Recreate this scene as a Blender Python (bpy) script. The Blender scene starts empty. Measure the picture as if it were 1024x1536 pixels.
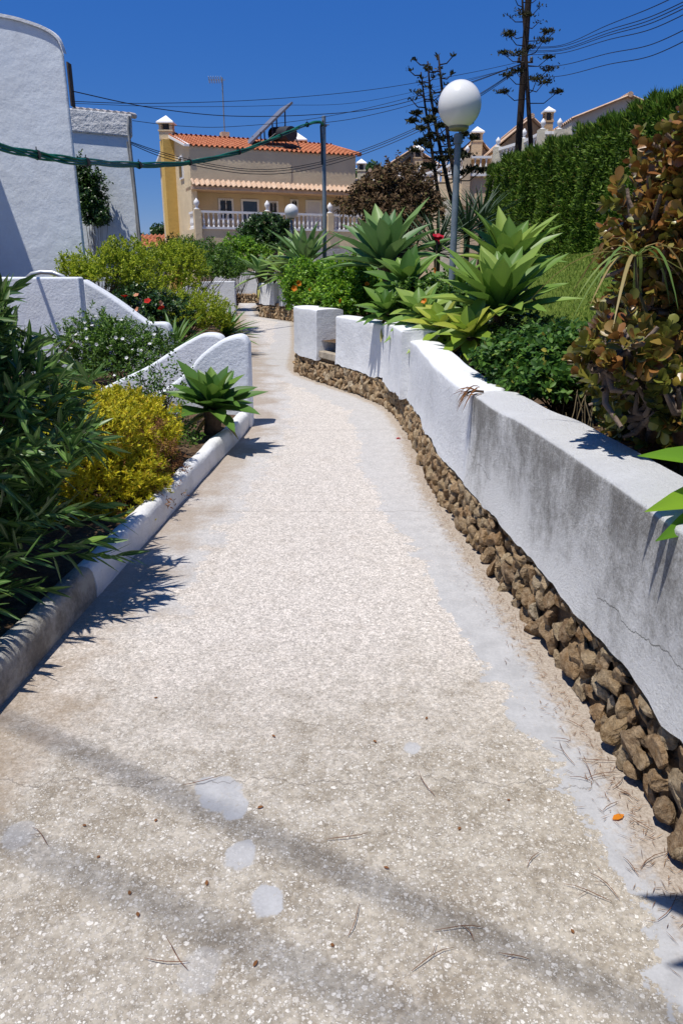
import bpy, math, random
import numpy as np
from mathutils import Vector, noise
R = math.radians
rng = np.random.default_rng(11)
random.seed(11)
sc = bpy.context.scene
col = sc.collection

# ------------------------------------------------------------------ camera
FOC = 26.0 / 36.0 * 1536.0
TH = R(18.3)
CT, ST = math.cos(TH), math.sin(TH)
CAMZ = 1.6
def ray(px, py):
    x = (px - 512.0) / FOC
    y = (py - 768.0) / FOC
    return Vector((x, CT - y * ST, -ST - y * CT))
def at(px, py, Y):
    d = ray(px, py)
    t = Y / d.y
    return Vector((d.x * t, Y, CAMZ + d.z * t))
def on(px, py, Z=0.0):
    d = ray(px, py)
    t = (Z - CAMZ) / d.z
    return Vector((d.x * t, d.y * t, Z))

cam = bpy.data.cameras.new('camera')
cam.sensor_fit = 'VERTICAL'
cam.sensor_height = 36.0
cam.sensor_width = 24.0
cam.lens = 26.0
cam.clip_start = 0.02
cam.clip_end = 5000
co = bpy.data.objects.new('camera', cam)
co.location = (0, 0, CAMZ)
co.rotation_euler = (R(90) - TH, 0, 0)
col.objects.link(co)
sc.camera = co

# ------------------------------------------------------------------ light
SUN = Vector((-0.24, -0.23, 0.94)).normalized()      # towards the sun
EL = math.asin(SUN.z)
AZ = math.atan2(SUN.x, SUN.y)
w = bpy.data.worlds.new('World')
sc.world = w
w.use_nodes = True
nt = w.node_tree
bg = nt.nodes['Background']
sky = nt.nodes.new('ShaderNodeTexSky')
sky.sky_type = 'NISHITA'
sky.sun_disc = False
sky.sun_elevation = EL
sky.sun_rotation = AZ
sky.altitude = 0
sky.air_density = 1.0
sky.dust_density = 0.0
sky.ozone_density = 6.0
hs = nt.nodes.new('ShaderNodeHueSaturation'); hs.inputs['Saturation'].default_value = 1.35; hs.inputs['Value'].default_value = 1.0
nt.links.new(sky.outputs[0], hs.inputs['Color']); mxs = nt.nodes.new('ShaderNodeMix'); mxs.data_type = 'RGBA'; g0 = nt.nodes.new('ShaderNodeTexCoord'); d0 = nt.nodes.new('ShaderNodeVectorMath'); d0.operation = 'DOT_PRODUCT'; d0.inputs[1].default_value = SUN; nt.links.new(g0.outputs['Generated'], d0.inputs[0])
m0 = nt.nodes.new('ShaderNodeMapRange'); m0.interpolation_type = 'SMOOTHSTEP'; m0.inputs[1].default_value = .45; m0.inputs[2].default_value = .95; m0.inputs[3].default_value = .56; m0.inputs[4].default_value = .1; nt.links.new(d0.outputs['Value'], m0.inputs[0]); nt.links.new(m0.outputs[0], mxs.inputs[0])
mxs.inputs[7].default_value = (.42, 1.30, 5.7, 1)
nt.links.new(hs.outputs[0], mxs.inputs[6]); nt.links.new(mxs.outputs[2], bg.inputs[0])
bg.inputs[1].default_value = 0.085
sl = bpy.data.lights.new('sun', 'SUN')
sl.energy = 4.6
sl.angle = R(0.53)
sl.color = (1.0, 0.955, 0.89)
so = bpy.data.objects.new('sun', sl)
so.rotation_euler = (-SUN).to_track_quat('-Z', 'Y').to_euler()
so.location = (-8, -6, 30)
col.objects.link(so)
sc.view_settings.view_transform = 'Standard'
sc.view_settings.look = 'None'
sc.view_settings.exposure = 0.12
sc.view_settings.gamma = 1.0

# ------------------------------------------------------------------ object helpers
ORG = {}
def tag(o, label=None, cat=None, group=None, kind=None):
    if label: o['label'] = label
    if cat: o['category'] = cat
    if group: o['group'] = group
    if kind: o['kind'] = kind
    return o
def thing(name, label, cat, loc, group=None):
    o = bpy.data.objects.new(name, None)
    o.empty_display_size = 0.2
    o.location = loc
    col.objects.link(o)
    ORG[o] = Vector(loc)
    return tag(o, label, cat, group)
def link(me, name, mat, parent=None, loc=None):
    """me holds world coordinates; the object sits at its thing's origin (or at loc)."""
    o = bpy.data.objects.new(name, me)
    if mat is not None: me.materials.append(mat)
    col.objects.link(o)
    if parent is not None:
        org = ORG[parent]
        o.parent = parent
        ORG[o] = org
    else:
        org = Vector(loc) if loc is not None else Vector((0, 0, 0))
        o.location = org
        ORG[o] = org
    n = len(me.vertices)
    a = np.empty(n * 3, dtype=np.float32)
    me.vertices.foreach_get('co', a)
    a = a.reshape(-1, 3) - np.array(org, dtype=np.float32)
    me.vertices.foreach_set('co', a.ravel())
    me.update()
    return o
def quad_mesh(name, V, Q, uv=None, smooth=True):
    V = np.asarray(V, dtype=np.float32)
    Q = np.asarray(Q, dtype=np.int32)
    k = Q.shape[1]
    me = bpy.data.meshes.new(name)
    me.vertices.add(len(V)); me.vertices.foreach_set('co', V.ravel())
    me.loops.add(Q.size); me.loops.foreach_set('vertex_index', Q.ravel())
    me.polygons.add(len(Q))
    me.polygons.foreach_set('loop_start', np.arange(0, Q.size, k, dtype=np.int32))
    me.polygons.foreach_set('loop_total', np.full(len(Q), k, dtype=np.int32))
    me.polygons.foreach_set('use_smooth', np.full(len(Q), smooth, dtype=bool))
    if uv is not None:
        l = me.uv_layers.new(name='UVMap')
        l.data.foreach_set('uv', np.asarray(uv, dtype=np.float32)[Q.ravel()].ravel())
    me.update(calc_edges=True)
    me.validate()
    return me

class MB:
    def __init__(s): s.v = []; s.f = []
    def add(s, vs, fs):
        o = len(s.v)
        s.v += [tuple(v) for v in vs]
        s.f += [tuple(i + o for i in f) for f in fs]
    def box(s, c, h, ax=(1, 0, 0), ay=None):
        """box of half sizes h centred on c; ax = its own x axis (horizontal)."""
        c = Vector(c); ax = Vector(ax).normalized(); az = Vector((0, 0, 1))
        ay = az.cross(ax) if ay is None else Vector(ay).normalized()
        az = ax.cross(ay)
        vs = []
        for k in (-1, 1):
            for j in (-1, 1):
                for i in (-1, 1):
                    vs.append(c + ax * (h[0] * i) + ay * (h[1] * j) + az * (h[2] * k))
        s.add(vs, [(0, 2, 3, 1), (4, 5, 7, 6), (0, 1, 5, 4), (2, 6, 7, 3), (0, 4, 6, 2), (1, 3, 7, 5)])
    def tube(s, pts, rad, n=8, cap=True):
        pts = [Vector(p) for p in pts]
        m = len(pts)
        if not hasattr(rad, '__len__'): rad = [rad] * m
        vs = []; prev = None
        for i in range(m):
            t = (pts[min(i + 1, m - 1)] - pts[max(i - 1, 0)])
            if t.length < 1e-9: t = Vector((0, 0, 1))
            t.normalize()
            a = prev if prev is not None else (Vector((1, 0, 0)) if abs(t.x) < 0.9 else Vector((0, 1, 0)))
            a = (a - t * a.dot(t)).normalized(); prev = a
            b = t.cross(a)
            for k in range(n):
                q = 2 * math.pi * k / n
                vs.append(pts[i] + (a * math.cos(q) + b * math.sin(q)) * rad[i])
        fs = []
        for i in range(m - 1):
            for k in range(n):
                k2 = (k + 1) % n
                fs.append((i * n + k, i * n + k2, (i + 1) * n + k2, (i + 1) * n + k))
        if cap:
            fs.append(tuple(reversed(range(n)))); fs.append(tuple((m - 1) * n + k for k in range(n)))
        s.add(vs, fs)
    def lathe(s, c, prof, n=12):
        c = Vector(c)
        s.tube([c + Vector((0, 0, z)) for r, z in prof], [max(r, 0.0005) for r, z in prof], n)
    def prism(s, poly, off):
        """poly = 3-D outline, off = thickness vector."""
        poly = [Vector(p) for p in poly]; off = Vector(off); n = len(poly)
        vs = poly + [p + off for p in poly]
        fs = [tuple(reversed(range(n))), tuple(range(n, 2 * n))]
        for i in range(n):
            j = (i + 1) % n
            fs.append((i, j, n + j, n + i))
        s.add(vs, fs)
    def build(s, name, mat, parent=None, loc=None, smooth=False, bevel=0, angle=None):
        me = bpy.data.meshes.new(name)
        me.from_pydata(s.v, [], s.f)
        import bmesh
        bm = bmesh.new(); bm.from_mesh(me)
        bmesh.ops.recalc_face_normals(bm, faces=bm.faces)
        bm.to_mesh(me); bm.free()
        if smooth: me.polygons.foreach_set('use_smooth', [True] * len(me.polygons))
        o = link(me, name, mat, parent, loc)
        if smooth and angle is not None:
            try: me.set_sharp_from_angle(angle=angle)
            except Exception: pass
        if bevel:
            b = o.modifiers.new('bevel', 'BEVEL'); b.width = bevel; b.segments = 3; b.limit_method = 'ANGLE'; b.angle_limit = R(40)
        return o

# ------------------------------------------------------------------ material helpers
def newmat(name):
    m = bpy.data.materials.new(name); m.use_nodes = True
    n = m.node_tree; n.nodes.clear()
    return m, n
class NT:
    """tiny node writer"""
    def __init__(s, tree): s.t = tree
    def n(s, typ, **kw):
        x = s.t.nodes.new(typ)
        for k, v in kw.items(): setattr(x, k, v)
        return x
    def put(s, sock, v):
        if v is None: return
        if hasattr(v, 'bl_idname') or isinstance(v, bpy.types.NodeSocket): s.t.links.new(v, sock)
        else:
            if isinstance(v, (tuple, list)) and sock.type == 'RGBA' and len(v) == 3: v = (*v, 1)
            sock.default_value = v
    def math(s, op, a, b=None, c=None, clamp=False):
        x = s.n('ShaderNodeMath', operation=op, use_clamp=clamp)
        for i, v in enumerate((a, b, c)): s.put(x.inputs[i], v)
        return x.outputs[0]
    def mix(s, f, a, b, blend='MIX'):
        x = s.n('ShaderNodeMix', data_type='RGBA', blend_type=blend)
        s.put(x.inputs[0], f); s.put(x.inputs[6], a); s.put(x.inputs[7], b)
        return x.outputs[2]
    def noise(s, vec, scale, detail=4, rough=0.55, dist=0.0):
        x = s.n('ShaderNodeTexNoise')
        s.put(x.inputs['Vector'], vec); x.inputs['Scale'].default_value = scale
        x.inputs['Detail'].default_value = detail; x.inputs['Roughness'].default_value = rough
        x.inputs['Distortion'].default_value = dist
        return x.outputs[0]
    def voro(s, vec, scale, feature='F1', rnd=1.0):
        x = s.n('ShaderNodeTexVoronoi', feature=feature)
        s.put(x.inputs['Vector'], vec); x.inputs['Scale'].default_value = scale
        x.inputs['Randomness'].default_value = rnd
        return x
    def step(s, v, lo, hi):
        x = s.n('ShaderNodeMapRange', interpolation_type='SMOOTHSTEP')
        s.put(x.inputs[0], v); s.put(x.inputs[1], lo); s.put(x.inputs[2], hi)
        x.inputs[3].default_value = 0; x.inputs[4].default_value = 1
        return x.outputs[0]
    def ramp(s, f, stops, interp='LINEAR'):
        x = s.n('ShaderNodeValToRGB'); x.color_ramp.interpolation = interp
        e = x.color_ramp.elements
        while len(e) < len(stops): e.new(0.5)
        for i, (p, c) in enumerate(stops): e[i].position = p; e[i].color = (*c, 1)
        s.put(x.inputs[0], f)
        return x.outputs[0]
    def scalev(s, vec, sc3):
        x = s.n('ShaderNodeMapping'); s.put(x.inputs[0], vec); x.inputs['Scale'].default_value = sc3
        return x.outputs[0]
    def bump(s, h, dist, strength=1.0, nrm=None):
        x = s.n('ShaderNodeBump'); x.inputs['Strength'].default_value = strength; x.inputs['Distance'].default_value = dist
        s.put(x.inputs['Height'], h); s.put(x.inputs['Normal'], nrm)
        return x.outputs[0]
    def coords(s): return s.n('ShaderNodeTexCoord').outputs['Object']
    def pos(s): return s.n('ShaderNodeNewGeometry').outputs['Position']
    def xyz(s, v):
        x = s.n('ShaderNodeSeparateXYZ'); s.put(x.inputs[0], v); return x.outputs
    def finish(s, base, rough=0.8, nrm=None, spec=0.3, metal=0.0, trans=None, transcol=None):
        p = s.n('ShaderNodeBsdfPrincipled')
        s.put(p.inputs['Base Color'], base); s.put(p.inputs['Roughness'], rough)
        p.inputs['Specular IOR Level'].default_value = spec; p.inputs['Metallic'].default_value = metal
        s.put(p.inputs['Normal'], nrm)
        out = s.n('ShaderNodeOutputMaterial')
        if trans:
            tr = s.n('ShaderNodeBsdfTranslucent'); s.put(tr.inputs[0], transcol if transcol is not None else base)
            mx = s.n('ShaderNodeMixShader'); mx.inputs[0].default_value = trans
            s.t.links.new(p.outputs[0], mx.inputs[1]); s.t.links.new(tr.outputs[0], mx.inputs[2])
            s.t.links.new(mx.outputs[0], out.inputs[0])
        else:
            s.t.links.new(p.outputs[0], out.inputs[0])
        return p

def plain(name, rgb, rough=0.7, var=0.25, scale=6.0, bump=0.0, bscale=60.0, spec=0.3, metal=0.0):
    m, t = newmat(name); g = NT(t); c = g.coords()
    f = g.noise(c, scale, 5, 0.6)
    dark = tuple(v * (1 - var) for v in rgb); light = tuple(min(1, v * (1 + var * 0.6)) for v in rgb)
    b = g.ramp(f, [(0.3, dark), (0.7, light)])
    nr = g.bump(g.noise(c, bscale, 4, 0.6), bump) if bump else None
    g.finish(b, rough, nr, spec, metal)
    return m

def leafmat(name, stops, rough=0.45, trans=0.3, spec=0.4, clump=0.35, cscale=3.0, rib=0.0, tcol=None, tip=None):
    """per-leaf colour from a ramp, lighter and darker clumps, optional pale midrib or differently coloured tip."""
    m, t = newmat(name); g = NT(t)
    geo = g.n('ShaderNodeNewGeometry')
    c = g.ramp(geo.outputs['Random Per Island'], stops)
    f = g.noise(geo.outputs['Position'], cscale, 2, 0.5)
    k = g.math('MULTIPLY_ADD', f, clump * 2, 1 - clump)
    hsv = g.n('ShaderNodeHueSaturation'); g.put(hsv.inputs['Color'], c); g.put(hsv.inputs['Value'], k)
    c = hsv.outputs[0]
    if rib or tip:
        uv = g.xyz(g.n('ShaderNodeUVMap').outputs[0])
        if rib:
            d = g.math('ABSOLUTE', g.math('SUBTRACT', uv[0], 0.5))
            c = g.mix(g.math('MULTIPLY', g.step(d, 0.12, 0.03), rib), c, (0.42, 0.5, 0.2))
        if tip:
            c = g.mix(g.step(uv[1], tip[1], tip[2]), c, tip[0])
    g.finish(c, rough, None, spec, 0, trans, tcol)
    return m

def stucco(name, rgb, grime=0.0, stain=(0.20, 0.19, 0.17), fine=70.0, depth=0.006, streak=0.0, var=0.06, lumps=0.012):
    """painted render: fine grain, trowel lumps, optional grime blotches and rain streaks."""
    m, t = newmat(name); g = NT(t); c = g.pos()
    big = g.noise(c, 1.3, 3, 0.5)
    base = g.mix(g.step(big, 0.35, 0.7), tuple(v * (1 - var) for v in rgb), rgb)
    if grime:
        a = g.noise(c, 2.6, 8, 0.68)
        b = g.noise(c, 45, 5, 0.7)
        v = g.math('ADD', a, g.math('MULTIPLY', b, 0.28))
        mk = g.math('MULTIPLY', g.step(v, 0.53, 0.80), grime)
        base = g.mix(mk, base, stain)
    if streak:
        s = g.noise(g.scalev(c, (9, 9, 0.55)), 1.0, 6, 0.65)
        base = g.mix(g.math('MULTIPLY', g.step(s, 0.5, 0.78), streak), base, stain)
    h = g.math('ADD', g.math('MULTIPLY', g.noise(c, fine, 5, 0.65), 1.0), g.math('MULTIPLY', g.noise(c, fine * 0.28, 3, 0.5), 0.9))
    n1 = g.bump(g.noise(c, 5.0, 4, 0.55), lumps)
    n2 = g.bump(h, depth, 1.0, n1)
    g.finish(base, 0.85, n2, 0.2)
    return m

# ------------------------------------------------------------------ foliage helpers
def unit(a): return a / np.maximum(np.linalg.norm(a, axis=1, keepdims=True), 1e-9)
LANCE = [(0, .18), (.2, .8), (.45, 1), (.75, .62), (1, .02)]
OVAL = [(0, .15), (.3, .95), (.65, .9), (1, .04)]
DIAM = [(0, .1), (.5, 1), (1, .05)]
STRAP = [(0, .75), (.2, 1), (.55, .85), (.85, .42), (1, .03)]
AGAVE = [(0, .55), (.14, .52), (.3, .78), (.48, 1), (.66, .92), (.82, .58), (.93, .24), (1, .015)]
OBOV = [(0, .2), (.25, .55), (.55, .98), (.8, .9), (.95, .5), (1, .12)]
def leaves(P, D, N, L, W, prof=LANCE, cols=3, fold=0.18, bend=None):
    P = np.asarray(P, float); n = len(P)
    D = unit(np.asarray(D, float)); N = np.asarray(N, float)
    S = unit(np.cross(D, N)); N = unit(np.cross(S, D))
    L = np.broadcast_to(np.asarray(L, float), (n,)); W = np.broadcast_to(np.asarray(W, float), (n,))
    if bend is None: bend = np.zeros((n, 3))
    K = len(prof); cs = np.linspace(-1, 1, cols)
    V = np.empty((n, K, cols, 3)); UV = np.empty((n, K, cols, 2))
    for k, (t, wk) in enumerate(prof):
        ctr = P + L[:, None] * (t * D + t * t * bend)
        for j, c in enumerate(cs):
            ww = W[:, None] * wk * 0.5
            V[:, k, j] = ctr + S * (c * ww) + N * (fold * 2 * abs(c) ** 1.6) * ww
            UV[:, k, j, 0] = c * 0.5 + 0.5; UV[:, k, j, 1] = t
    idx = np.arange(K * cols).reshape(K, cols)
    q = np.stack([idx[:-1, :-1], idx[:-1, 1:], idx[1:, 1:], idx[1:, :-1]], -1).reshape(-1, 4)
    Q = (q[None] + (np.arange(n) * K * cols)[:, None, None]).reshape(-1, 4)
    return V.reshape(-1, 3), Q, UV.reshape(-1, 2)
def merge(parts):
    Vs, Qs, Us, o = [], [], [], 0
    for V, Q, U in parts:
        Vs.append(V); Qs.append(Q + o); Us.append(U); o += len(V)
    return np.concatenate(Vs), np.concatenate(Qs), np.concatenate(Us)
def rdir(n):
    v = rng.normal(size=(n, 3)); return unit(v)
def shoot_leaves(B, D, SL, per, L, W, ang=50, start=0.25, prof=LANCE, cols=3, fold=0.2, jit=0.25, curve=0.15, grav=0.15, tipang=None):
    """leaves spiralling round shoots that start at B, run along D for SL."""
    B = np.asarray(B, float); D = unit(np.asarray(D, float)); n = len(B)
    SL = np.broadcast_to(np.asarray(SL, float), (n,))
    A = unit(np.cross(D, rdir(n))); C = np.cross(D, A)
    Ps, Ds, Ns = [], [], []
    ph = rng.uniform(0, 6.28, n)
    for j in range(per):
        s = start + (1 - start) * (j + 0.5) / per
        a = ph + j * 2.39996
        rad = A * np.cos(a)[:, None] + C * np.sin(a)[:, None]
        an = R(ang if tipang is None else ang + (tipang - ang) * (j / max(1, per - 1)))
        an = an + rng.normal(0, 0.15, n)
        p = B + D * (SL * s)[:, None]; p[:, 2] -= curve * SL * s * s
        d = D * np.cos(an)[:, None] + rad * np.sin(an)[:, None] + rng.normal(0, jit, (n, 3)) * 0.5
        Ps.append(p); Ds.append(d); Ns.append(D * np.sin(an)[:, None] - rad * np.cos(an)[:, None] + rng.normal(0, jit, (n, 3)))
    P = np.concatenate(Ps); Dd = np.concatenate(Ds); N = np.concatenate(Ns)
    m = len(P)
    bend = np.zeros((m, 3)); bend[:, 2] = -grav * rng.uniform(0.3, 1.4, m)
    return leaves(P, Dd, N, L * rng.uniform(0.65, 1.15, m), W * rng.uniform(0.75, 1.15, m), prof, cols, fold, bend)
def crown_shoots(c, r, n, sl, seed=0, up=0.5, fill=0.5, bump=0.3, zmin=-0.4, rnd=0.4):
    """shoot bases and directions filling a lumpy ellipsoid."""
    d = rdir(n * 3); d = d[d[:, 2] > zmin][:n]; n = len(d)
    k = np.array([noise.noise(Vector(v * 1.7) + Vector((seed * 7.3, 0, 0))) + 0.6 * noise.noise(Vector(v * 4.1) + Vector((0, seed * 3.1, 0))) for v in d])
    rr = (fill + (1 - fill) * rng.uniform(0, 1, n) ** 0.45) * (1 + bump * k)
    e = np.asarray(c) + d * rr[:, None] * np.asarray(r)
    out = unit(d / np.asarray(r))
    D = unit(out * 0.7 + np.array([0, 0, up]) + rng.normal(0, rnd, (n, 3)))
    return e - D * sl, D
def twig_mesh(base, B, n, r0=0.012, sag=0.0, wob=0.08, mb=None):
    mb = mb or MB(); base = Vector(base)
    idx = rng.choice(len(B), min(n, len(B)), replace=False)
    for i in idx:
        e = Vector(B[i]); b = base + Vector((random.uniform(-.08, .08), random.uniform(-.08, .08), 0))
        m1 = b.lerp(e, 0.35) + Vector((random.uniform(-wob, wob), random.uniform(-wob, wob), wob))
        m2 = b.lerp(e, 0.7) + Vector((random.uniform(-wob, wob), random.uniform(-wob, wob), wob * 0.8))
        mb.tube([b, m1, m2, e], [r0, r0 * 0.75, r0 * 0.5, r0 * 0.25], 5, False)
    return mb
# ------------------------------------------------------------------ plan curves (metres, +Y away from the camera)
def curve(pts):
    ys = np.array([p[1] for p in pts]); xs = np.array([p[0] for p in pts])
    yy = np.linspace(ys[0], ys[-1], 600); xx = np.interp(yy, ys, xs)
    k = np.hanning(25); k /= k.sum()
    xp = np.pad(xx, 12, mode='reflect', reflect_type='odd')
    xx = np.convolve(xp, k, 'valid')
    return lambda y: float(np.interp(y, yy, xx))
XR = curve([(1.0, -3), (.975, .2), (.94, 1.72), (.905, 2.38), (.855, 3.12), (.77, 4.07), (.655, 5.32), (.66, 7.3), (.54, 8.85), (.20, 9.73), (-.11, 10.4), (-.55, 11.3), (-.83, 12.2), (-1.0, 16), (-1.5, 23.6), (-2.83, 26.1), (-3.7, 32), (-3.9, 42)])
XL = curve([(-1.42, -3), (-1.37, .5), (-1.31, 2.46), (-1.21, 4.0), (-1.05, 6.4), (-.95, 7.6), (-1.25, 10.8), (-1.94, 16), (-3.75, 28), (-4.9, 35), (-6.5, 42)])
XH = curve([(6.7, -3), (6.2, 5), (5.2, 12.9), (4.0, 22.3), (3.4, 42)])
def sm(a, b, x):
    t = min(1, max(0, (x - a) / (b - a))); return t * t * (3 - 2 * t)
def hill(x, y):
    d = x - XR(y); dh = XH(y) - XR(y)
    z = .60 + 1.2 * sm(.6, max(1.2, dh), d)
    z *= sm(30, 14, y) * .65 + .35 if y > 14 else 1
    if x > XH(y): z += (x - XH(y)) * .16
    return z

# ------------------------------------------------------------------ setting materials
def path_material():
    m, t = newmat('worn aggregate concrete'); g = NT(t); c = g.coords()
    uv = g.xyz(g.n('ShaderNodeUVMap').outputs[0]); dl, dr = uv[0], uv[1]
    p = g.xyz(c)
    n1 = g.noise(c, 1.1, 6, 0.62); n2 = g.noise(c, 5.0, 7, 0.68); n3 = g.noise(c, 26, 6, 0.7); n4 = g.noise(c, 240, 3, 0.6)
    # pale skim coat, rubbed through to the aggregate near the camera
    yy = g.math('ADD', p[1], g.math('MULTIPLY', g.math('SUBTRACT', n2, .5), 1.6))
    yy = g.math('ADD', yy, g.math('MULTIPLY', g.math('SUBTRACT', n3, .5), .9))
    yy = g.math('ADD', yy, g.math('MULTIPLY', p[0], -.16))
    skim = g.step(yy, 1.75, 3.25)
    mott = g.step(g.math('ADD', g.math('MULTIPLY', n2, .6), g.math('MULTIPLY', n3, .45)), .38, .68)
    matrix = g.mix(mott, (.25, .212, .162), (.45, .405, .335))
    rust = g.step(g.math('ADD', g.math('MULTIPLY', n1, .8), g.math('MULTIPLY', p[1], -.22)), .16, .40)
    matrix = g.mix(g.math('MULTIPLY', rust, .45), matrix, (.40, .25, .13))
    n5 = g.noise(c, 85, 6, .75)
    skimc = g.mix(g.step(g.math('ADD', g.math('MULTIPLY', n5, .75), g.math('MULTIPLY', n4, .30)), .38, .66), (.36, .322, .285), (.66, .61, .56))
    skimc = g.mix(g.math('MULTIPLY', g.step(n2, .50, .70), .38), skimc, (.44, .385, .33))
    base = g.mix(skim, matrix, skimc)
    vc = g.voro(c, 120); crc = g.xyz(vc.outputs['Color'])
    vd = g.voro(c, 52); crd = g.xyz(vd.outputs['Color'])
    tone0 = g.math('ADD', g.math('MULTIPLY', crc[0], .55), g.math('MULTIPLY', crd[1], .30))
    hv = g.n('ShaderNodeHueSaturation'); g.put(hv.inputs['Color'], base); g.put(hv.inputs['Value'], g.math('ADD', g.math('MULTIPLY_ADD', skim, -.10, .72), g.math('MULTIPLY', tone0, g.math('MULTIPLY_ADD', skim, .35, .65)))); base = hv.outputs[0]
    # white marble chips of three sizes
    bump_h = g.math('MULTIPLY', n5, .5)
    warp = g.n('ShaderNodeVectorMath', operation='ADD'); g.put(warp.inputs[0], c)
    ws = g.n('ShaderNodeVectorMath', operation='SCALE'); wn = g.n('ShaderNodeTexNoise'); g.put(wn.inputs['Vector'], c); wn.inputs['Scale'].default_value = 130
    g.put(ws.inputs[0], wn.outputs[1]); ws.inputs['Scale'].default_value = .010; g.put(warp.inputs[1], ws.outputs[0])
    for scl, rr, thr in ((50, .42, .55), (78, .47, .38), (125, .50, .28), (210, .5, .25)):
        v = g.voro(warp.outputs[0], scl)
        cr = g.xyz(v.outputs['Color'])
        size = g.math('MULTIPLY', g.math('SUBTRACT', cr[0], thr), rr / (1 - thr))
        mk = g.step(g.math('SUBTRACT', size, v.outputs['Distance']), -.02, .04)
        dens = g.step(g.math('ADD', n2, g.math('MULTIPLY', n1, .3)), .44, .66)
        mk = g.math('MULTIPLY', mk, g.math('MULTIPLY_ADD', dens, .4, .6))
        tone = g.mix(cr[1], (.42, .38, .33), (.76, .72, .65))
        base = g.mix(g.math('MULTIPLY', mk, g.math('MULTIPLY_ADD', skim, -.52, .92)), base, tone)
        bump_h = g.math('ADD', bump_h, g.math('MULTIPLY', mk, .5))
    # dark pores
    v = g.voro(c, 130); cr = g.xyz(v.outputs['Color'])
    pore = g.step(g.math('SUBTRACT', g.math('MULTIPLY', g.math('SUBTRACT', cr[2], .55), .6), v.outputs['Distance']), 0, .04)
    base = g.mix(g.math('MULTIPLY', pore, .5), base, (.16, .13, .1))
    # blue-grey floor paint: a ragged margin along the wall, remnants along the kerb, three blobs
    rag = g.math('ADD', g.math('MULTIPLY', g.math('SUBTRACT', n2, .5), .42), g.math('MULTIPLY', g.math('SUBTRACT', n3, .5), .20))
    wob = g.math('MULTIPLY', g.math('SUBTRACT', g.noise(g.scalev(c, (.2, 1, 1)), .9, 2, .5), .5), .3)
    e = g.math('ADD', g.math('ADD', dr, rag), wob)
    lim = g.math('ADD', .21, g.math('ADD', g.math('MULTIPLY', g.step(p[1], 1.8, 3.4), .12), g.math('MULTIPLY', g.step(p[1], 3.2, 7.0), .17)))
    band = g.step(g.math('SUBTRACT', lim, e), 0, .012)
    e2 = g.math('ADD', dl, g.math('MULTIPLY', g.math('SUBTRACT', n2, .5), 1.0))
    e2 = g.math('ADD', e2, g.math('MULTIPLY', g.math('SUBTRACT', n3, .5), .35))
    band2 = g.math('MULTIPLY', g.step(g.math('SUBTRACT', .44, e2), 0, .03), g.math('MULTIPLY', g.step(p[1], 2.9, 3.5), .75))
    paint = g.math('MAXIMUM', band, band2)
    for (bx, by, r, op) in ((332, 1192, .068, 1), (310, 1180, .04, 1), (352, 1210, .045, 1), (362, 1283, .046, .9), (401, 1350, .043, 1), (30, 1252, .05, .5), (300, 1455, .05, .4), (618, 1122, .03, .9)):
        q = on(bx, by)
        dx = g.math('SUBTRACT', p[0], q.x); dy = g.math('MULTIPLY', g.math('SUBTRACT', p[1], q.y), .8)
        dd = g.math('SQRT', g.math('ADD', g.math('MULTIPLY', dx, dx), g.math('MULTIPLY', dy, dy)))
        dd = g.math('ADD', dd, g.math('MULTIPLY', g.math('SUBTRACT', g.noise(c, 17, 3, .6), .5), .05))
        dd = g.math('ADD', dd, g.math('MULTIPLY', g.math('SUBTRACT', g.noise(c, 90, 3, .6), .5), .012))
        paint = g.math('MAXIMUM', paint, g.math('MULTIPLY', g.step(g.math('SUBTRACT', r, dd), -.003, .007), op * .97))
    wear = g.step(g.math('ADD', g.noise(c, 75, 5, .75), g.math('MULTIPLY', g.math('SUBTRACT', n2, .5), .35)), .58, .68)
    paint = g.math('MULTIPLY', paint, g.math('MULTIPLY_ADD', wear, -.8, 1))
    pc = g.mix(g.step(g.math('ADD', g.math('MULTIPLY', g.noise(c, 9, 6, .65), .6), g.math('MULTIPLY', n5, .4)), .35, .65), (.345, .345, .35), (.45, .45, .455))
    pfade = g.math('MULTIPLY_ADD', g.step(p[1], 2.5, 6), -.35, .96)
    base = g.mix(g.math('MULTIPLY', paint, pfade), base, pc)
    # brown soil swept against the stones and the kerb
    d1 = g.math('ADD', dr, g.math('MULTIPLY', g.math('SUBTRACT', n2, .5), .22)); d1 = g.math('ADD', d1, g.math('MULTIPLY', g.math('SUBTRACT', n3, .5), .22))
    soil = g.step(d1, .125, .03)
    base = g.mix(g.math('MULTIPLY', soil, .8), base, g.ramp(n5, [(.35, (.22, .165, .115)), (.5, (.36, .29, .215)), (.68, (.52, .45, .37))]))
    d2 = g.math('ADD', dl, g.math('MULTIPLY', g.math('SUBTRACT', g.noise(c, 2.2, 5, .65), .5), 1.5))
    d2 = g.math('ADD', d2, g.math('MULTIPLY', g.math('SUBTRACT', n3, .5), .3))
    base = g.mix(g.math('MULTIPLY', g.step(d2, .46, .0), .6), base, (.27, .195, .125))
    # joints and hairline cracks across the slab
    lines = None
    for y0, wd, am in ((4.85, .006, .10), (7.55, .007, .10), (13.7, .02, .02), (2.02, .004, .3), (19, .02, .03), (22, .02, .03), (25.5, .03, .03)):
        off = g.math('MULTIPLY', g.math('SUBTRACT', g.noise(g.scalev(c, (3, .4, 1)), 1.3 + y0 * .1, 6, .6), .5), am)
        dd = g.math('ABSOLUTE', g.math('ADD', g.math('SUBTRACT', p[1], y0), off))
        l = g.step(dd, wd, wd * .3)
        lines = l if lines is None else g.math('MAXIMUM', lines, l)
    base = g.mix(g.math('MULTIPLY', lines, .55), base, (.13, .115, .10))
    hh = g.math('ADD', bump_h, g.math('MULTIPLY', n4, .35))
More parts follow.
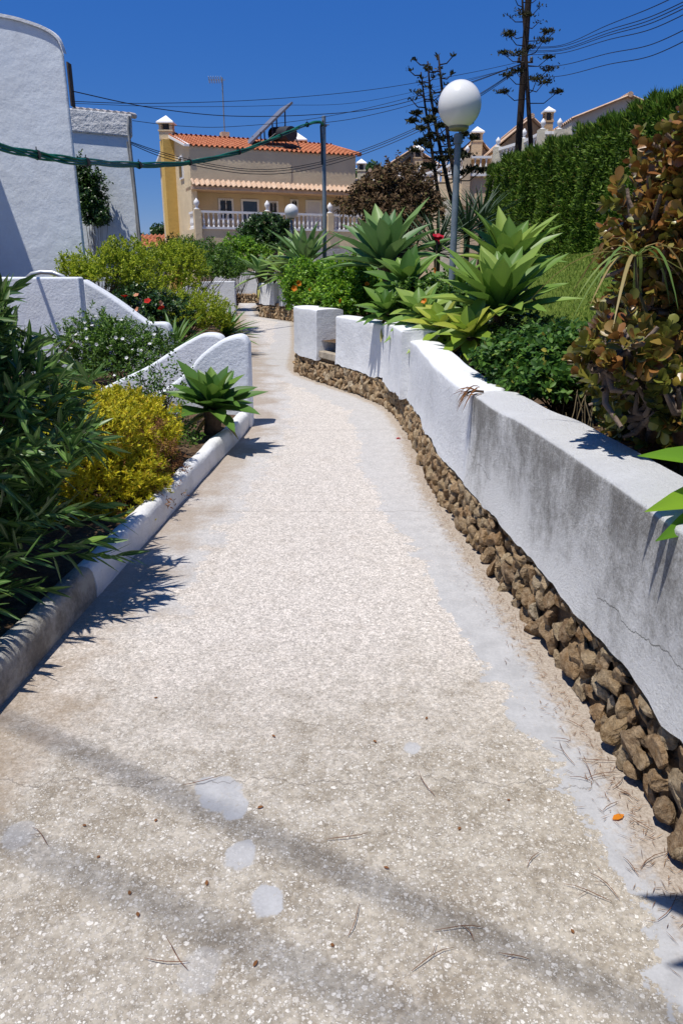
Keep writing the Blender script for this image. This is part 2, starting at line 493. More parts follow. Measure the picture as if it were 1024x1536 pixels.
    hh = g.mix(paint, hh, g.math('MULTIPLY_ADD', n3, .12, .55))
    nr = g.bump(hh, .0016, 1.0)
    g.finish(base, .88, nr, .2)
    return m
M_PATH = path_material()

def soil_material():
    m, t = newmat('dry garden soil'); g = NT(t); c = g.pos()
    b = g.ramp(g.noise(c, 14, 7, .7), [(.3, (.06, .038, .022)), (.55, (.16, .105, .065)), (.75, (.27, .19, .125))])
    g.finish(b, .95, g.bump(g.noise(c, 22, 6, .7), .05), .1)
    return m
M_SOIL = soil_material()
def lawn_material():
    m, t = newmat('mown lawn'); g = NT(t); c = g.pos()
    b = g.ramp(g.noise(c, 40, 6, .7), [(.3, (.08, .13, .02)), (.7, (.19, .26, .045))])
    g.finish(b, .9, g.bump(g.noise(c, 120, 4, .7), .03), .1)
    return m
M_LAWN = lawn_material()
M_DIRT = plain('dry open ground', (.30, .24, .17), .95, .3, 1.5, .03, 12, .1)

def grey_wall():
    m, t = newmat('weathered white wall'); g = NT(t); c = g.pos(); p = g.xyz(c)
    nz = g.xyz(g.n('ShaderNodeNewGeometry').outputs['Normal'])
    big = g.noise(g.scalev(c, (3.0, 3.0, 2.0)), 1.0, 7, .66); fin = g.noise(c, 95, 5, .8); mid = g.noise(c, 22, 6, .72)
    v = g.math('ADD', g.math('MULTIPLY', big, .75), g.math('ADD', g.math('MULTIPLY', fin, .34), g.math('MULTIPLY', mid, .26)))
    v = g.math('ADD', v, g.math('MULTIPLY', g.math('SUBTRACT', p[2], .55), .34))        # algae under the coping
    face = g.step(nz[2], .75, .35)
    mk = g.math('MULTIPLY', g.step(v, .56, .88), g.math('MULTIPLY_ADD', face, .70, .17))
    base = g.mix(mk, (.78, .785, .785), (.17, .162, .148))
    spk = g.step(g.noise(c, 160, 4, .8), .56, .68)
    base = g.mix(g.math('MULTIPLY', spk, g.math('MULTIPLY_ADD', mk, .5, .18)), base, (.10, .095, .085))
    # hairline cracks running along the wall
    ck = g.math('ADD', p[2], g.math('MULTIPLY', g.math('SUBTRACT', g.noise(g.scalev(c, (1, 1, .2)), 2.2, 6, .6), .5), .35))
    l = g.step(g.math('ABSOLUTE', g.math('SUBTRACT', ck, .50)), .0035, .001)
    l = g.math('MULTIPLY', l, g.step(g.noise(c, 1.7, 2, .5), .50, .56))
    base = g.mix(g.math('MULTIPLY', l, .55), base, (.10, .095, .09))
    h = g.math('ADD', g.math('MULTIPLY', g.noise(c, 80, 5, .75), 1.5), g.math('MULTIPLY', g.noise(c, 30, 3, .5), .6))
    h = g.math('SUBTRACT', h, g.math('MULTIPLY', l, .6))
    g.finish(base, .9, g.bump(h, .011, 1.0), .15); return m
M_WHITE = stucco('white painted wall', (.78, .79, .80), .22, (.42, .42, .41), 60, .007)
M_GREY = grey_wall()
M_WING = stucco('white lime wall', (.76, .79, .83), .2, (.45, .44, .41), 30, .007, .14, .06, .008)
M_HOUSEW = stucco('white painted house wall', (.74, .79, .83), .16, (.40, .39, .37), 18, .004, .16, .05, .012)
M_KERB = stucco('white painted kerb', (.78, .785, .78), .35, (.36, .34, .30), 60, .006)
M_KERBD = stucco('bare weathered kerb', (.40, .385, .35), .85, (.13, .115, .095), 60, .009)
M_CONC = plain('rough concrete', (.42, .36, .28), .95, .3, 9, .012, 50, .1)

def stone_material():
    m, t = newmat('brown field stone'); g = NT(t)
    geo = g.n('ShaderNodeNewGeometry'); c = geo.outputs['Position']
    a = g.ramp(geo.outputs['Random Per Island'], [(0, (.22, .12, .05)), (.2, (.44, .25, .105)), (.45, (.56, .43, .26)), (.6, (.30, .185, .095)), (.8, (.50, .33, .155)), (1, (.62, .52, .37))])
    f = g.noise(c, 28, 7, .7)
    b = g.mix(g.step(f, .32, .72), g.mix(.55, a, (.11, .065, .032)), g.mix(.42, a, (.72, .59, .42)))
    nr = g.bump(g.math('ADD', g.noise(c, 60, 7, .72), g.math('MULTIPLY', g.noise(c, 16, 3, .5), 1.5)), .03)
    g.finish(b, .9, nr, .15)
    return m
M_STONE = stone_material()
M_MORTAR = plain('dark earth mortar', (.16, .11, .07), .95, .4, 12, .02, 40, .1)

# ------------------------------------------------------------------ ground, path, hillside
me = quad_mesh('ground', [(-2500, -60, -.07), (2500, -60, -.07), (2500, 4000, -.07), (-2500, 4000, -.07)], [(0, 1, 2, 3)], None, False)
tag(link(me, 'ground', M_DIRT), kind='structure')
def strip(name, ys, cols_fn, mat, uvfn=None):
    V, U, Q = [], [], []
    nc = None
    for y in ys:
        row = cols_fn(y); nc = len(row)
        V += row
        if uvfn: U += [uvfn(p) for p in row]
    for i in range(len(ys) - 1):
        for j in range(nc - 1):
            a = i * nc + j
            Q.append((a, a + 1, a + nc + 1, a + nc))
    return link(quad_mesh(name, V, Q, U if uvfn else None), name, mat)
def prow(y):
    a, b = XL(y) - .05, XR(y) + .12
    return [(a + (b - a) * k / 16, y, .003 * noise.noise(Vector(((a + (b - a) * k / 16) * 2, y * 2, 0)))) for k in range(17)]
tag(strip('path', np.arange(-2.8, 41, .2), prow, M_PATH, lambda p: (p[0] - XL(p[1]), XR(p[1]) - p[0])), kind='structure')
offs = [.10, .3, .5, .8, 1.1, 1.5, 2, 2.6, 3.3, 4, 5, 6, 8, 11, 16, 24, 36, 60]
def hrow(y):
    r = []
    for k, d in enumerate(offs):
        x = XR(y) + d
        z = hill(x, y) + (.035 * noise.noise(Vector((x * 2.3, y * 2.3, 3))) if d < 3 else 0)
        r.append((x, y, z))
    return r
tag(strip('hillside', np.arange(-2.9, 70, .3), hrow, M_SOIL), kind='structure')
def lawn_off(y): return 1.35 + .25 * math.sin(y * .9)
def lrow(y):
    a = XR(y) + lawn_off(y); b = XH(y) + .2
    return [(a + (b - a) * k / 14, y, hill(a + (b - a) * k / 14, y) + .045) for k in range(15)]
tag(strip('lawn', np.arange(3.2, 24, .3), lrow, M_LAWN), kind='structure')
n = 60000
y = 5.0 + 17 * rng.uniform(0, 1, n) ** 1.3
xa = np.array([XR(v) + lawn_off(v) for v in y]); xb = np.array([XH(v) for v in y])
x = xa + (xb - xa) * rng.uniform(-.02, 1, n)
z = np.array([hill(a, b) for a, b in zip(x, y)]) + .04
D = np.stack([rng.normal(0, .45, n), rng.normal(0, .45, n), np.ones(n)], 1)
V, Q, U = leaves(np.stack([x, y, z], 1), D, rdir(n), rng.uniform(.03, .07, n), .012, DIAM, 2, 0)
M_GRASS = leafmat('grass blade', [(0, (.11, .19, .025)), (.6, (.23, .33, .05)), (1, (.40, .43, .10))], .6, .4, .2, .3, 2)
tag(link(quad_mesh('grass', V, Q, U), 'grass', M_GRASS), kind='stuff')

def bedrow(y):
    a, b = XL(y) - 3.4, XL(y) - .10
    return [(a + (b - a) * k / 16, y, .13 + .04 * noise.noise(Vector(((a + (b - a) * k / 16) * 2.5, y * 2.5, 0)))) for k in range(17)]
tag(strip('soil', np.arange(-.5, 7.72, .2), bedrow, M_SOIL), kind='structure')
def bedrow2(y):
    a, b = XL(y) - 7.5, XL(y) - .3
    return [(a + (b - a) * k / 16, y, .10 + .05 * noise.noise(Vector(((a + (b - a) * k / 16) * 1.5, y * 1.5, 0)))) for k in range(17)]
tag(strip('soil', np.arange(9.6, 27.6, .4), bedrow2, M_SOIL), kind='structure')

# ------------------------------------------------------------------ rendered garden walls on stone
def line_samples(y0, y1, step, X=XR):
    ys = np.linspace(y0, y1, 400); pts = [Vector((X(v), v, 0)) for v in ys]
    L = [0]
    for i in range(1, len(pts)): L.append(L[-1] + (pts[i] - pts[i - 1]).length)
    nn = max(2, int(L[-1] / step) + 1)
    out = []
    for s in np.linspace(0, L[-1], nn):
        yv = float(np.interp(s, L, ys))
        d = (Vector((X(yv + .05), yv + .05, 0)) - Vector((X(yv - .05), yv - .05, 0))).normalized()
        out.append((s, Vector((X(yv), yv, 0)), Vector((d.y, -d.x, 0))))       # point, inward normal (away from the path)
    return out
def plaster(name, y0, y1, mat, parent, ztop, zbot=.31, front=.05, thick=.28, X=XR, jag=1.0, seed=0, zback=.3, step=.05, wob=.007):
    S = line_samples(y0, y1, step, X)
    V = []; nr = None
    for (s, p, inn) in S:
        zt = ztop(p.y); zt += .012 * noise.noise(Vector((s * 1.7, seed, 0)))
        zb = zbot + jag * (.04 * noise.noise(Vector((s * 2.1, seed, 5))) + .025 * noise.noise(Vector((s * 8, seed, 9))))
        r = .022
        prof = [(front + .10, zb + .02), (front + .02, zb - .005)]
        for k in range(9):
            f = k / 8; prof.append((front - .012 * (1 - f) ** 6, zb + (zt - r - zb) * f))
        for a in (30, 60, 90): prof.append((front + r - r * math.cos(R(a)), zt - r + r * math.sin(R(a))))
        for k in (1, 2, 3): prof.append((front + r + (thick - 2 * r) * k / 4, zt + .010 * math.sin(k / 4 * 3.14)))
        for a in (90, 60, 30, 0): prof.append((front + thick - r + r * math.cos(R(a)), zt - r + r * math.sin(R(a))))
        prof.append((front + thick, zback)); prof.append((front + .12, zback))
        nr = len(prof)
        for (u, z) in prof:
            q = p + inn * u; q.z = z
            k = wob * noise.noise(Vector((s * 2.6, z * 3.1, seed + u * 3))) + wob * .4 * noise.noise(Vector((s * 9, z * 9, seed + u * 9)))
            q -= inn * k; q.z += k * .5
            V.append(q)
    F = []
    for i in range(len(S) - 1):
        for j in range(nr):
            j2 = (j + 1) % nr
            F.append((i * nr + j, i * nr + j2, (i + 1) * nr + j2, (i + 1) * nr + j))
    mb = MB(); mb.add(V, F)
    mb.add(V[:nr], [tuple(range(nr))]); mb.add(V[-nr:], [tuple(reversed(range(nr)))])
    return mb.build(name, mat, parent, None, True, 0, R(50))
import bmesh
_b = bmesh.new(); bmesh.ops.create_icosphere(_b, subdivisions=2, radius=1)
ICO_V = np.array([v.co[:] for v in _b.verts]); ICO_F = [tuple(v.index for v in f.verts) for f in _b.faces]; _b.free()
_b = bmesh.new(); bmesh.ops.create_icosphere(_b, subdivisions=4, radius=1)
ICO_V3 = np.array([v.co[:] for v in _b.verts]); ICO_F3 = [tuple(v.index for v in f.verts) for f in _b.faces]; _b.free()
def rock(c, r, fine=False):
    V = (ICO_V3 if fine else ICO_V) * 1.0
    if not fine: V = V * (1 + .04 * rng.normal(size=(len(V), 1)))
    for _ in range(random.randint(7, 12)):
        nn = rdir(1)[0]; d = random.uniform(.44, .82)
        k = np.maximum(0, V @ nn - d); V = V - k[:, None] * nn
    if fine:
        s_ = np.zeros(len(V))
        for f_, am in ((3, .05), (6, .035), (11, .022), (19, .014), (31, .009)):
            for _ in range(3): s_ += am * np.abs(np.sin(V @ (rdir(1)[0] * f_) + rng.uniform(0, 6.28))) 
        V = V * (1.08 - s_)[:, None]
    V = V * np.asarray(r)
    a, b, cc = rng.normal(0, .42, 3); 
    Rx = np.array([[1, 0, 0], [0, math.cos(a), -math.sin(a)], [0, math.sin(a), math.cos(a)]])
    Ry = np.array([[math.cos(b), 0, math.sin(b)], [0, 1, 0], [-math.sin(b), 0, math.cos(b)]])
    return V @ (Ry @ Rx).T
def stones(name, y0, y1, parent, h=.36, X=XR, size=.057, lean=.035, core=.070):
    hc = h; h = h - .05
    Vs, Qs, o = [], [], 0
    S = line_samples(y0, y1, .01, X); Ltot = S[-1][0]
    z = 0.02
    row = 0
    while z < h:
        s = random.uniform(0, size)
        rh = size * random.uniform(.75, 1.0)
        while s < Ltot:
            i = min(len(S) - 1, int(s / Ltot * (len(S) - 1)))
            _, p, inn = S[i]; tdir = Vector((-inn.y, inn.x, 0))
            big = random.uniform(.6, 1.75)
            rs = size * big * random.uniform(.6, 1.05); rz = min(rh * random.uniform(.95, 1.9), max(.035, (h + .01 - z) * .62))
            fine = p.y < 4.2; V = rock(None, (rs, size * random.uniform(.55, .8), rz), fine)
            B = np.array([tdir, inn, Vector((0, 0, 1))])
            W = V @ B
            zz = min(z + random.uniform(-.02, .03) + rz * .3, h + .0 - rz * .55)
            u = size * .52 + lean * zz / h + random.uniform(-.014, .02) 
            q = p + inn * u
            W = W + np.array((q.x, q.y, zz))
            W[:, 2] = np.clip(W[:, 2], -.03, h - .015)
            Vs.append(W); Qs.append(np.array(ICO_F3 if fine else ICO_F) + o); o += len(W)
            s += rs * random.uniform(1.4, 1.8)
        z += rh * 1.35; row += 1
    me = quad_mesh(name, np.concatenate(Vs), np.concatenate(Qs), None, False)
    ob = link(me, name, M_STONE, parent)
    mb = MB()
    C = line_samples(y0 + .03, y1 - .03, .1, X)
    V = []
    for (s, p, inn) in C:
        for u, zz in ((core - .015, -.05), (core + .015, hc + .05), (core + .18, hc + .05), (core + .18, -.05)):
            q = p + inn * u; q.z = zz; V.append(q)
    F = []
    for i in range(len(C) - 1):
        for j in range(4): F.append((i * 4 + j, i * 4 + (j + 1) % 4, i * 4 + 4 + (j + 1) % 4, i * 4 + 4 + j))
    F += [(0, 1, 2, 3), tuple(len(V) - 4 + k for k in (3, 2, 1, 0))]
    mb.add(V, F); mb.build('mortar_core', M_MORTAR, ob)
    return ob
wall = thing('garden_wall', 'long low white rendered wall on a brown stone base along the right of the path', 'garden wall', (XR(5), 5, 0))
wt = lambda y: float(np.interp(y, [0, 2, 4.45, 7.5, 10.5], [.86, .865, .88, .915, .95]))
o = plaster('wall_section', -.4, 4.45, M_GREY, wall, lambda y: wt(y) + .02 * sm(4.0, 3.4, y), front=.045, thick=.30, seed=1, wob=.012)
o['label'] = 'grey weathered section of the wall nearest the camera'
o = plaster('wall_section', 4.453, 7.6, M_WHITE, wall, lambda y: wt(y) - .01, seed=2)
o['label'] = 'long bright white section of the wall'
o = plaster('wall_section', 7.603, 8.75, M_WHITE, wall, lambda y: wt(y) + .075, front=-.03, thick=.38, seed=3)
o['label'] = 'pier that stands slightly proud and taller'
plaster('wall_section', 8.753, 10.42, M_WHITE, wall, lambda y: wt(y) + .02, seed=4)
o = plaster('wall_section', 10.95, 12.12, M_WHITE, wall, lambda y: 1.02, front=.02, thick=.42, seed=5)
o['label'] = 'white end pier beyond the gap'
stones('stone_base', -.4, 12.2, wall, .36)
mb = MB()
pa, pb = Vector((XR(10.42), 10.42, 0)), Vector((XR(10.95), 10.95, 0))
dd = (pb - pa).normalized(); inn = Vector((dd.y, -dd.x, 0))
mb.box((pa + pb) / 2 + inn * .20 + Vector((0, 0, .40)), ((pb - pa).length / 2 - .01, .16, .05), dd)
mb.box((pa + pb) / 2 + inn * .42 + Vector((0, 0, .60)), ((pb - pa).length / 2 + .05, .10, .25), dd)
mb.build('step', M_CONC, wall, bevel=.015)

# second and third walls up the path
XW2 = curve([(-1.3, 22.6), (-1.58, 23.8), (-2.83, 26.1), (-3.2, 26.6)])
w2 = thing('garden_wall', 'short wall of two white piers on a stone base at the bend of the path', 'garden wall', (-2.2, 25, 0))
plaster('wall_pier', 25.0, 26.1, M_WHITE, w2, lambda y: 1.10, .42, X=XW2, thick=.35, seed=6, step=.1)
plaster('wall_pier', 23.2, 24.65, M_WHITE, w2, lambda y: 1.08, .42, X=XW2, thick=.35, seed=7, step=.1)
stones('stone_base', 22.8, 26.1, w2, .44, X=XW2, size=.085)
w3 = thing('garden_wall', 'shaded pale wall on a dark stone base closing the far end of the path', 'garden wall', (-4.4, 36.3, 0))
mb = MB(); mb.box((-4.5, 36.5, .9), (1.5, .14, .52)); mb.build('wall_section', M_WHITE, w3, bevel=.03)
Vs, Qs, o_ = [], [], 0
for r_ in range(4):
    for k in range(22):
        W = rock(None, (.10, .08, .085)) + np.array((-6.0 + k * .145 + random.uniform(-.03, .03), 36.32 + random.uniform(-.03, .03), .05 + r_ * .105))
        Vs.append(W); Qs += [tuple(i + o_ for i in f) for f in ICO_F]; o_ += len(W)
sb = link(quad_mesh('stone_base', np.concatenate(Vs), Qs, None, False), 'stone_base', M_STONE, w3)
mb = MB(); mb.box((-4.5, 36.5, .18), (1.5, .13, .22)); mb.build('mortar_core', M_MORTAR, sb)

# ------------------------------------------------------------------ kerb
def kerb_part(y0, y1, mat, parent, seed):
    S = line_samples(y0, y1, .06, XL); V = []
    prof = [(0, -.05), (0, .06), (.004, .11), (.010, .14), (.028, .162), (.065, .17), (.10, .163), (.122, .14), (.128, .05), (.128, -.05)]
    for (s, p, inn) in S:
        for (u, z) in prof:
            q = p - inn * u; k = .009 * noise.noise(Vector((s * 2.2, z * 6, seed))) + .005 * noise.noise(Vector((s * 8, z * 12, seed)))
            q -= inn * k; q.z = z + k * 1.2 if z > 0 else z
            V.append(q)
    m_ = len(prof); F = []
    for i in range(len(S) - 1):
        for j in range(m_ - 1): F.append((i * m_ + j, (i + 1) * m_ + j, (i + 1) * m_ + j + 1, i * m_ + j + 1))
    mb = MB(); mb.add(V, F); mb.add(V[:m_], [tuple(range(m_))]); mb.add(V[-m_:], [tuple(range(m_))])
    return mb.build('kerb_section', mat, parent, None, True, 0, R(55))
kb = thing('kerb', 'low rounded white kerb edging the planted bed left of the path', 'kerb', (XL(4), 4, 0))
o = kerb_part(-.4, 3.45, M_KERBD, kb, 1); o['label'] = 'bare dirty grey length of kerb nearest the camera'
kerb_part(3.452, 7.66, M_KERB, kb, 2)

# ------------------------------------------------------------------ stair and wing walls on the left
def profile_wall(name, label, pts, Y, thick, zb, mat, cat='wall', bevel=.035):
    """upright wall whose outline (x, z) runs along its top from left to right."""
    pl = [(pts[0][0], zb)] + list(pts) + [(pts[-1][0], zb)]
    poly = [Vector((a, Y, b)) for a, b in pl]
    mb = MB(); mb.prism(poly, (0, thick, 0))
    o = mb.build(name, mat, None, (pts[-1][0], Y, 0), True, bevel, R(28))
    tag(o, label, cat)
    return o
def smooth_prof(p, n=4):
    xs = [a for a, b in p]; out = []
    for i in range(len(p) - 1):
        p0 = p[max(i - 1, 0)]; p1 = p[i]; p2 = p[i + 1]; p3 = p[min(i + 2, len(p) - 1)]
        for k in range(n):
            t = k / n
            out.append(tuple(.5 * (2 * p1[j] + (p2[j] - p0[j]) * t + (2 * p0[j] - 5 * p1[j] + 4 * p2[j] - p3[j]) * t * t + (3 * p1[j] - p0[j] - 3 * p2[j] + p3[j]) * t ** 3) for j in (0, 1)))
    out.append(p[-1]); return out
profile_wall('wing_wall', 'rounded white wing wall rising to the path edge behind the spiky agave', smooth_prof([(-2.5, .10), (-2.1, .24), (-1.72, .48), (-1.55, .625), (-1.47, .715), (-1.37, .80), (-1.22, .897), (-1.06, .946), (-.985, .925), (-.945, .86)]), 7.68, .26, -.08, M_WING)
profile_wall('wing_wall', 'rounded white wing wall behind and left of the one at the path edge', smooth_prof([(-3.1, .12), (-2.63, .33), (-2.49, .39), (-2.28, .50), (-2.04, .65), (-1.86, .75), (-1.68, .835), (-1.53, .84), (-1.44, .80), (-1.40, .7)]), 9.1, .26, -.08, M_WING)
st = thing('stair_wall', 'white stair wall with flat panel and sloping rounded top below the tall house', 'stair wall', (-3.2, 11.2, 0))
mb = MB(); mb.prism([(-5.6, 11, -.08), (-5.6, 11, 1.47), (-3.72, 11, 1.47), (-3.72, 11, -.08)], (0, .22, 0)); mb.build('panel', M_WING, st, None, True, .03, R(28))
pl = smooth_prof([(-3.8, 1.44), (-3.38, 1.18), (-2.95, .86), (-2.85, .82), (-2.68, .82), (-2.60, .79), (-2.56, .70)])
mb = MB(); mb.prism([Vector((a, 11.36, b)) for a, b in [(-3.8, -.08)] + pl + [(-2.56, -.08)]], (0, .24, 0)); mb.build('sloping_wall', M_WING, st, None, True, .035, R(28))
profile_wall('garden_wall', 'white wall end with a sloping shoulder beside the far bend of the path', smooth_prof([(-7.5, .5), (-6.3, .62), (-5.9, .80), (-5.45, 1.03), (-5.1, 1.10), (-4.6, 1.12), (-3.85, 1.12)], 3), 27.9, .3, -.08, M_WING, 'wall', .02)
# ------------------------------------------------------------------ building materials
M_OCHRE = stucco('ochre rendered wall', (.74, .60, .39), .2, (.58, .46, .30), 30, .01, .15, .12)
M_OCHRE2 = stucco('yellow chimney render', (.66, .44, .13), .1, (.45, .3, .1), 30, .01, .05)
M_TAN = stucco('tan rendered wall', (.68, .53, .35), .2, (.4, .3, .18), 30, .01, .15, .1)
M_CREAM = stucco('cream rendered wall', (.74, .68, .52), .15, (.45, .4, .3), 30, .01, .1, .1)
M_BAL = plain('white balustrade paint', (.80, .79, .77), .7, .08, 3)
M_FRAME = plain('white window frame', (.82, .82, .82), .5, .05, 4)
M_SHUT = plain('white roller shutter', (.70, .72, .78), .5, .05, 4)
M_CAP = plain('white chimney cap', (.85, .85, .84), .6, .05, 4)
M_METAL = plain('galvanised pole', (.26, .30, .32), .5, .2, 8, .001, 80, .5, .4)
M_DARK = plain('dark metal', (.05, .05, .055), .5, .3, 5)
M_SOLAR = plain('solar panel back', (.20, .20, .21), .35, .2, 2, 0, 60, .5)
M_TANK = plain('black water tank', (.03, .03, .035), .65, .2, 3, 0, 60, .5)
def glass_mat():
    m, t = newmat('dark window glass'); g = NT(t)
    g.finish((.045, .05, .055), .06, None, .6); return m
M_GLASS = glass_mat()
def tile_mat(name, a, b, c):
    m, t = newmat(name); g = NT(t); co_ = g.pos()
    f = g.noise(co_, 2.4, 6, .7); f2 = g.noise(co_, 14, 3, .6)
    base = g.ramp(g.math('ADD', g.math('MULTIPLY', f, .6), g.math('MULTIPLY', f2, .4)), [(.32, a), (.5, b), (.7, c)])
    g.finish(base, .85, g.bump(g.noise(co_, 25, 4, .6), .02), .15); return m
M_TILE = tile_mat('terracotta roof tile', (.30, .10, .05), (.46, .165, .08), (.56, .26, .15))
M_TILEP = tile_mat('pale clay tile', (.45, .29, .19), (.58, .41, .29), (.68, .54, .42))

def tile_slope(mb, p0, p1, up, pitch=.24, amp=.05, rows=1, rowlen=None):
    """corrugated tile sheet: eave p0->p1, `up` = vector up the slope."""
    p0, p1, up = Vector(p0), Vector(p1), Vector(up)
    L = (p1 - p0).length; d = (p1 - p0) / L; nrm = d.cross(up).normalized()
    if nrm.z < 0: nrm = -nrm
    n = max(2, int(L / pitch)) * 6
    rows = rowlen and max(1, int(up.length / rowlen)) or rows
    for r in range(rows):
        V = []
        for k in range(n + 1):
            s = L * k / n; wv = math.sin(2 * math.pi * k / 6 )
            b = p0 + d * s + nrm * (amp * wv)
            V += [b + up * (r / rows) + nrm * .03, b + up * ((r + 1.05) / rows) + nrm * 0.0, b + up * (r / rows) - nrm * .02]
        F = []
        for k in range(n):
            a = k * 3
            F += [(a, a + 3, a + 4, a + 1), (a + 2, a + 5, a + 3, a)]
        mb.add(V, F)
def balustrade(mb, p0, p1, h=.8, pitch=.24, rail=.07, n=6):
    p0, p1 = Vector(p0), Vector(p1); v = p1 - p0; L = v.length; d = v / L
    for z, hh in ((h - .05, .05), (.05, .05)):
        a = p0 + Vector((0, 0, z)); b = p1 + Vector((0, 0, z))
        side = Vector((-d.y, d.x, 0)).normalized() * rail; u = Vector((0, 0, hh))
        mb.add([a - side - u, a + side - u, a + side + u, a - side + u, b - side - u, b + side - u, b + side + u, b - side + u],
               [(0, 1, 2, 3), (4, 7, 6, 5), (0, 4, 5, 1), (1, 5, 6, 2), (2, 6, 7, 3), (3, 7, 4, 0)])
    k = max(1, int(L / pitch))
    for i in range(k):
        c = p0 + d * (L * (i + .5) / k) + Vector((0, 0, .1)); q = h - .2
        mb.lathe(c, [(.055, 0), (.055, q * .08), (.03, q * .12), (.065, q * .32), (.06, q * .42), (.03, q * .68), (.032, q * .85), (.055, q * .92), (.055, q)], n)
def finial(mb, c, s=1.0):
    mb.lathe(c, [(.13 * s, 0), (.13 * s, .05 * s), (.05 * s, .09 * s), (.06 * s, .14 * s), (.13 * s, .26 * s), (.12 * s, .36 * s), (.04 * s, .46 * s), (.01, .5 * s)], 10)
def chimney(root, c, w_, h, mat, cap=1.0, label=None):
    """square shaft, open throat and a pyramid cap; c = centre of the foot."""
    c = Vector(c); mb = MB(); mb.box(c + Vector((0, 0, h / 2)), (w_, w_, h / 2))
    mb.box(c + Vector((0, 0, h + .015)), (w_ * 1.12, w_ * 1.12, .03))
    for i in (-1, 1):
        for j in (-1, 1): mb.box(c + Vector((i * w_ * .78, j * w_ * .78, h + .2)), (w_ * .2, w_ * .2, .16))
    o = mb.build('chimney', mat, root)
    mb = MB(); mb.box(c + Vector((0, 0, h + .19)), (w_ * .5, w_ * .5, .15)); mb.build('throat', M_DARK, o)
    mb = MB(); z = h + .36; e = w_ * 1.3 * cap
    mb.add([c + Vector(v) for v in ((-e, -e, z), (e, -e, z), (e, e, z), (-e, e, z), (-e, -e, z + .06), (e, -e, z + .06), (e, e, z + .06), (-e, e, z + .06), (0, 0, z + .06 + w_ * 1.05))],
           [(0, 3, 2, 1), (0, 1, 5, 4), (1, 2, 6, 5), (2, 3, 7, 6), (3, 0, 4, 7), (4, 5, 8), (5, 6, 8), (6, 7, 8), (7, 4, 8)])
    mb.build('chimney_cap', M_CAP, o)
    return o

# ------------------------------------------------------------------ tall white house, left
A = thing('house', 'tall plain white house end wall with rounded top corner, nearest on the left', 'house', (-7, 14, 0))
top = smooth_prof([(-12, 5.75), (-9, 5.68), (-6.6, 5.55), (-5.4, 5.40), (-4.95, 5.30), (-4.68, 5.20), (-4.52, 5.07), (-4.45, 4.85)], 4)
mb = MB(); mb.prism([Vector((a, 13.6, b)) for a, b in [(-12, -.1)] + top + [(-4.42, -.1)]], (-1.9, 4.0, 0))
mb.build('wall', M_HOUSEW, A, None, True, .05, R(35))
mb = MB(); mb.prism([(-7.6, 12.2, -.1), (-7.6, 12.2, 4.9), (-6.22, 12.2, 4.9), (-6.16, 12.2, -.1)], (0, 1.38, 0)); mb.build('buttress', M_HOUSEW, A, bevel=.04)
mb = MB()
V = []
for i, (x_, z_) in enumerate(top):
    V += [(x_, 13.56, z_ + .012), (x_, 13.72, z_ + .03), (x_, 13.56, z_ - .035)]
F = []
for i in range(len(top) - 1):
    a = i * 3; F += [(a, a + 1, a + 4, a + 3), (a + 2, a, a + 3, a + 5)]
mb.add(V, F); mb.build('coping', M_WHITE, A, smooth=True, angle=R(50))
# roof verge seen end-on past the corner
mb = MB(); a = at(103, 100, 18.3); b = at(111, 158, 18.3)
mb.box(((a.x + b.x) / 2, 18.3, (a.z + b.z) / 2 + .02), ((b.x - a.x) / 2, .12, (a.z - b.z) / 2 + .05)); mb.build('roof_verge', plain('old brown tile edge', (.10, .07, .05), .9, .4, 5), A)
# arched white rail at the foot of the house
mb = MB(); pts = [at(px, py, 12.6) for px, py in ((40, 418), (48, 411), (62, 408), (80, 409), (95, 415), (104, 424))]
mb.tube(pts, .035, 8); o = mb.build('handrail', plain('grey metal rail', (.55, .57, .58), .4, .1, 4, 0, 60, .5, .5), None, (pts[0].x, 12.6, 0), True)
tag(o, 'curved pale metal handrail behind the flat stair wall panel', 'handrail')

# ------------------------------------------------------------------ second white house
B = thing('house', 'white house end wall with tiled parapet and climbing plant, behind the tall one', 'house', (-6.5, 20, 0))
tl, tr_ = at(108, 163, 20), at(199, 172, 20)
xr_ = tr_.x
mb = MB(); mb.prism([Vector((-11, 20, -.1)), Vector((-11, 20, 5.1)), Vector((tl.x, 20, at(110, 186, 20).z)), Vector((xr_ - .10, 20, at(196, 203, 20).z)), Vector((xr_, 20, -.1))], (-2.2, 6, 0))
mb.build('wall', M_HOUSEW, B)
mb = MB(); mb.prism([Vector((-8.5, 19.93, at(112, 187, 20).z)), Vector((-8.5, 19.93, tl.z + .15)), Vector((tl.x, 19.93, tl.z)), Vector((xr_ + .0, 19.93, tr_.z)), Vector((xr_ - .02, 19.93, at(195, 206, 20).z))], (-2.2, 6.1, 0))
pr = mb.build('parapet', stucco('patched grey render', (.72, .72, .71), .45, (.45, .44, .42), 12, .05, .25, .1, .05), B, bevel=.03)
mb = MB()
for k in range(9):
    f = (k + .5) / 9; p = tl.lerp(tr_, f)
    mb.tube([p + Vector((0, -.06, -.02)), p + Vector((0, .5, .05))], [.065, .065], 10)
mb.build('coping_tiles', stucco('limewashed tile', (.62, .56, .50), .3, (.4, .3, .22), 20, .01), pr, smooth=True, angle=R(40))
mb = MB(); mb.tube([Vector((xr_ - .06, 19.9, tr_.z - .05)), Vector((xr_ - .10, 19.9, tr_.z - .35)), Vector((xr_ - .03, 19.92, 2.0)), Vector((xr_ + .02, 19.92, 0))], .035, 8)
mb.tube([Vector((xr_ - .16, 19.92, tr_.z - .6)), Vector((xr_ - .10, 19.95, 3.0)), Vector((xr_ - .12, 19.95, 0))], .02, 6)
mb.build('drainpipe', plain('weathered grey pipe', (.30, .30, .29), .7, .3, 6), B, smooth=True, angle=R(60))
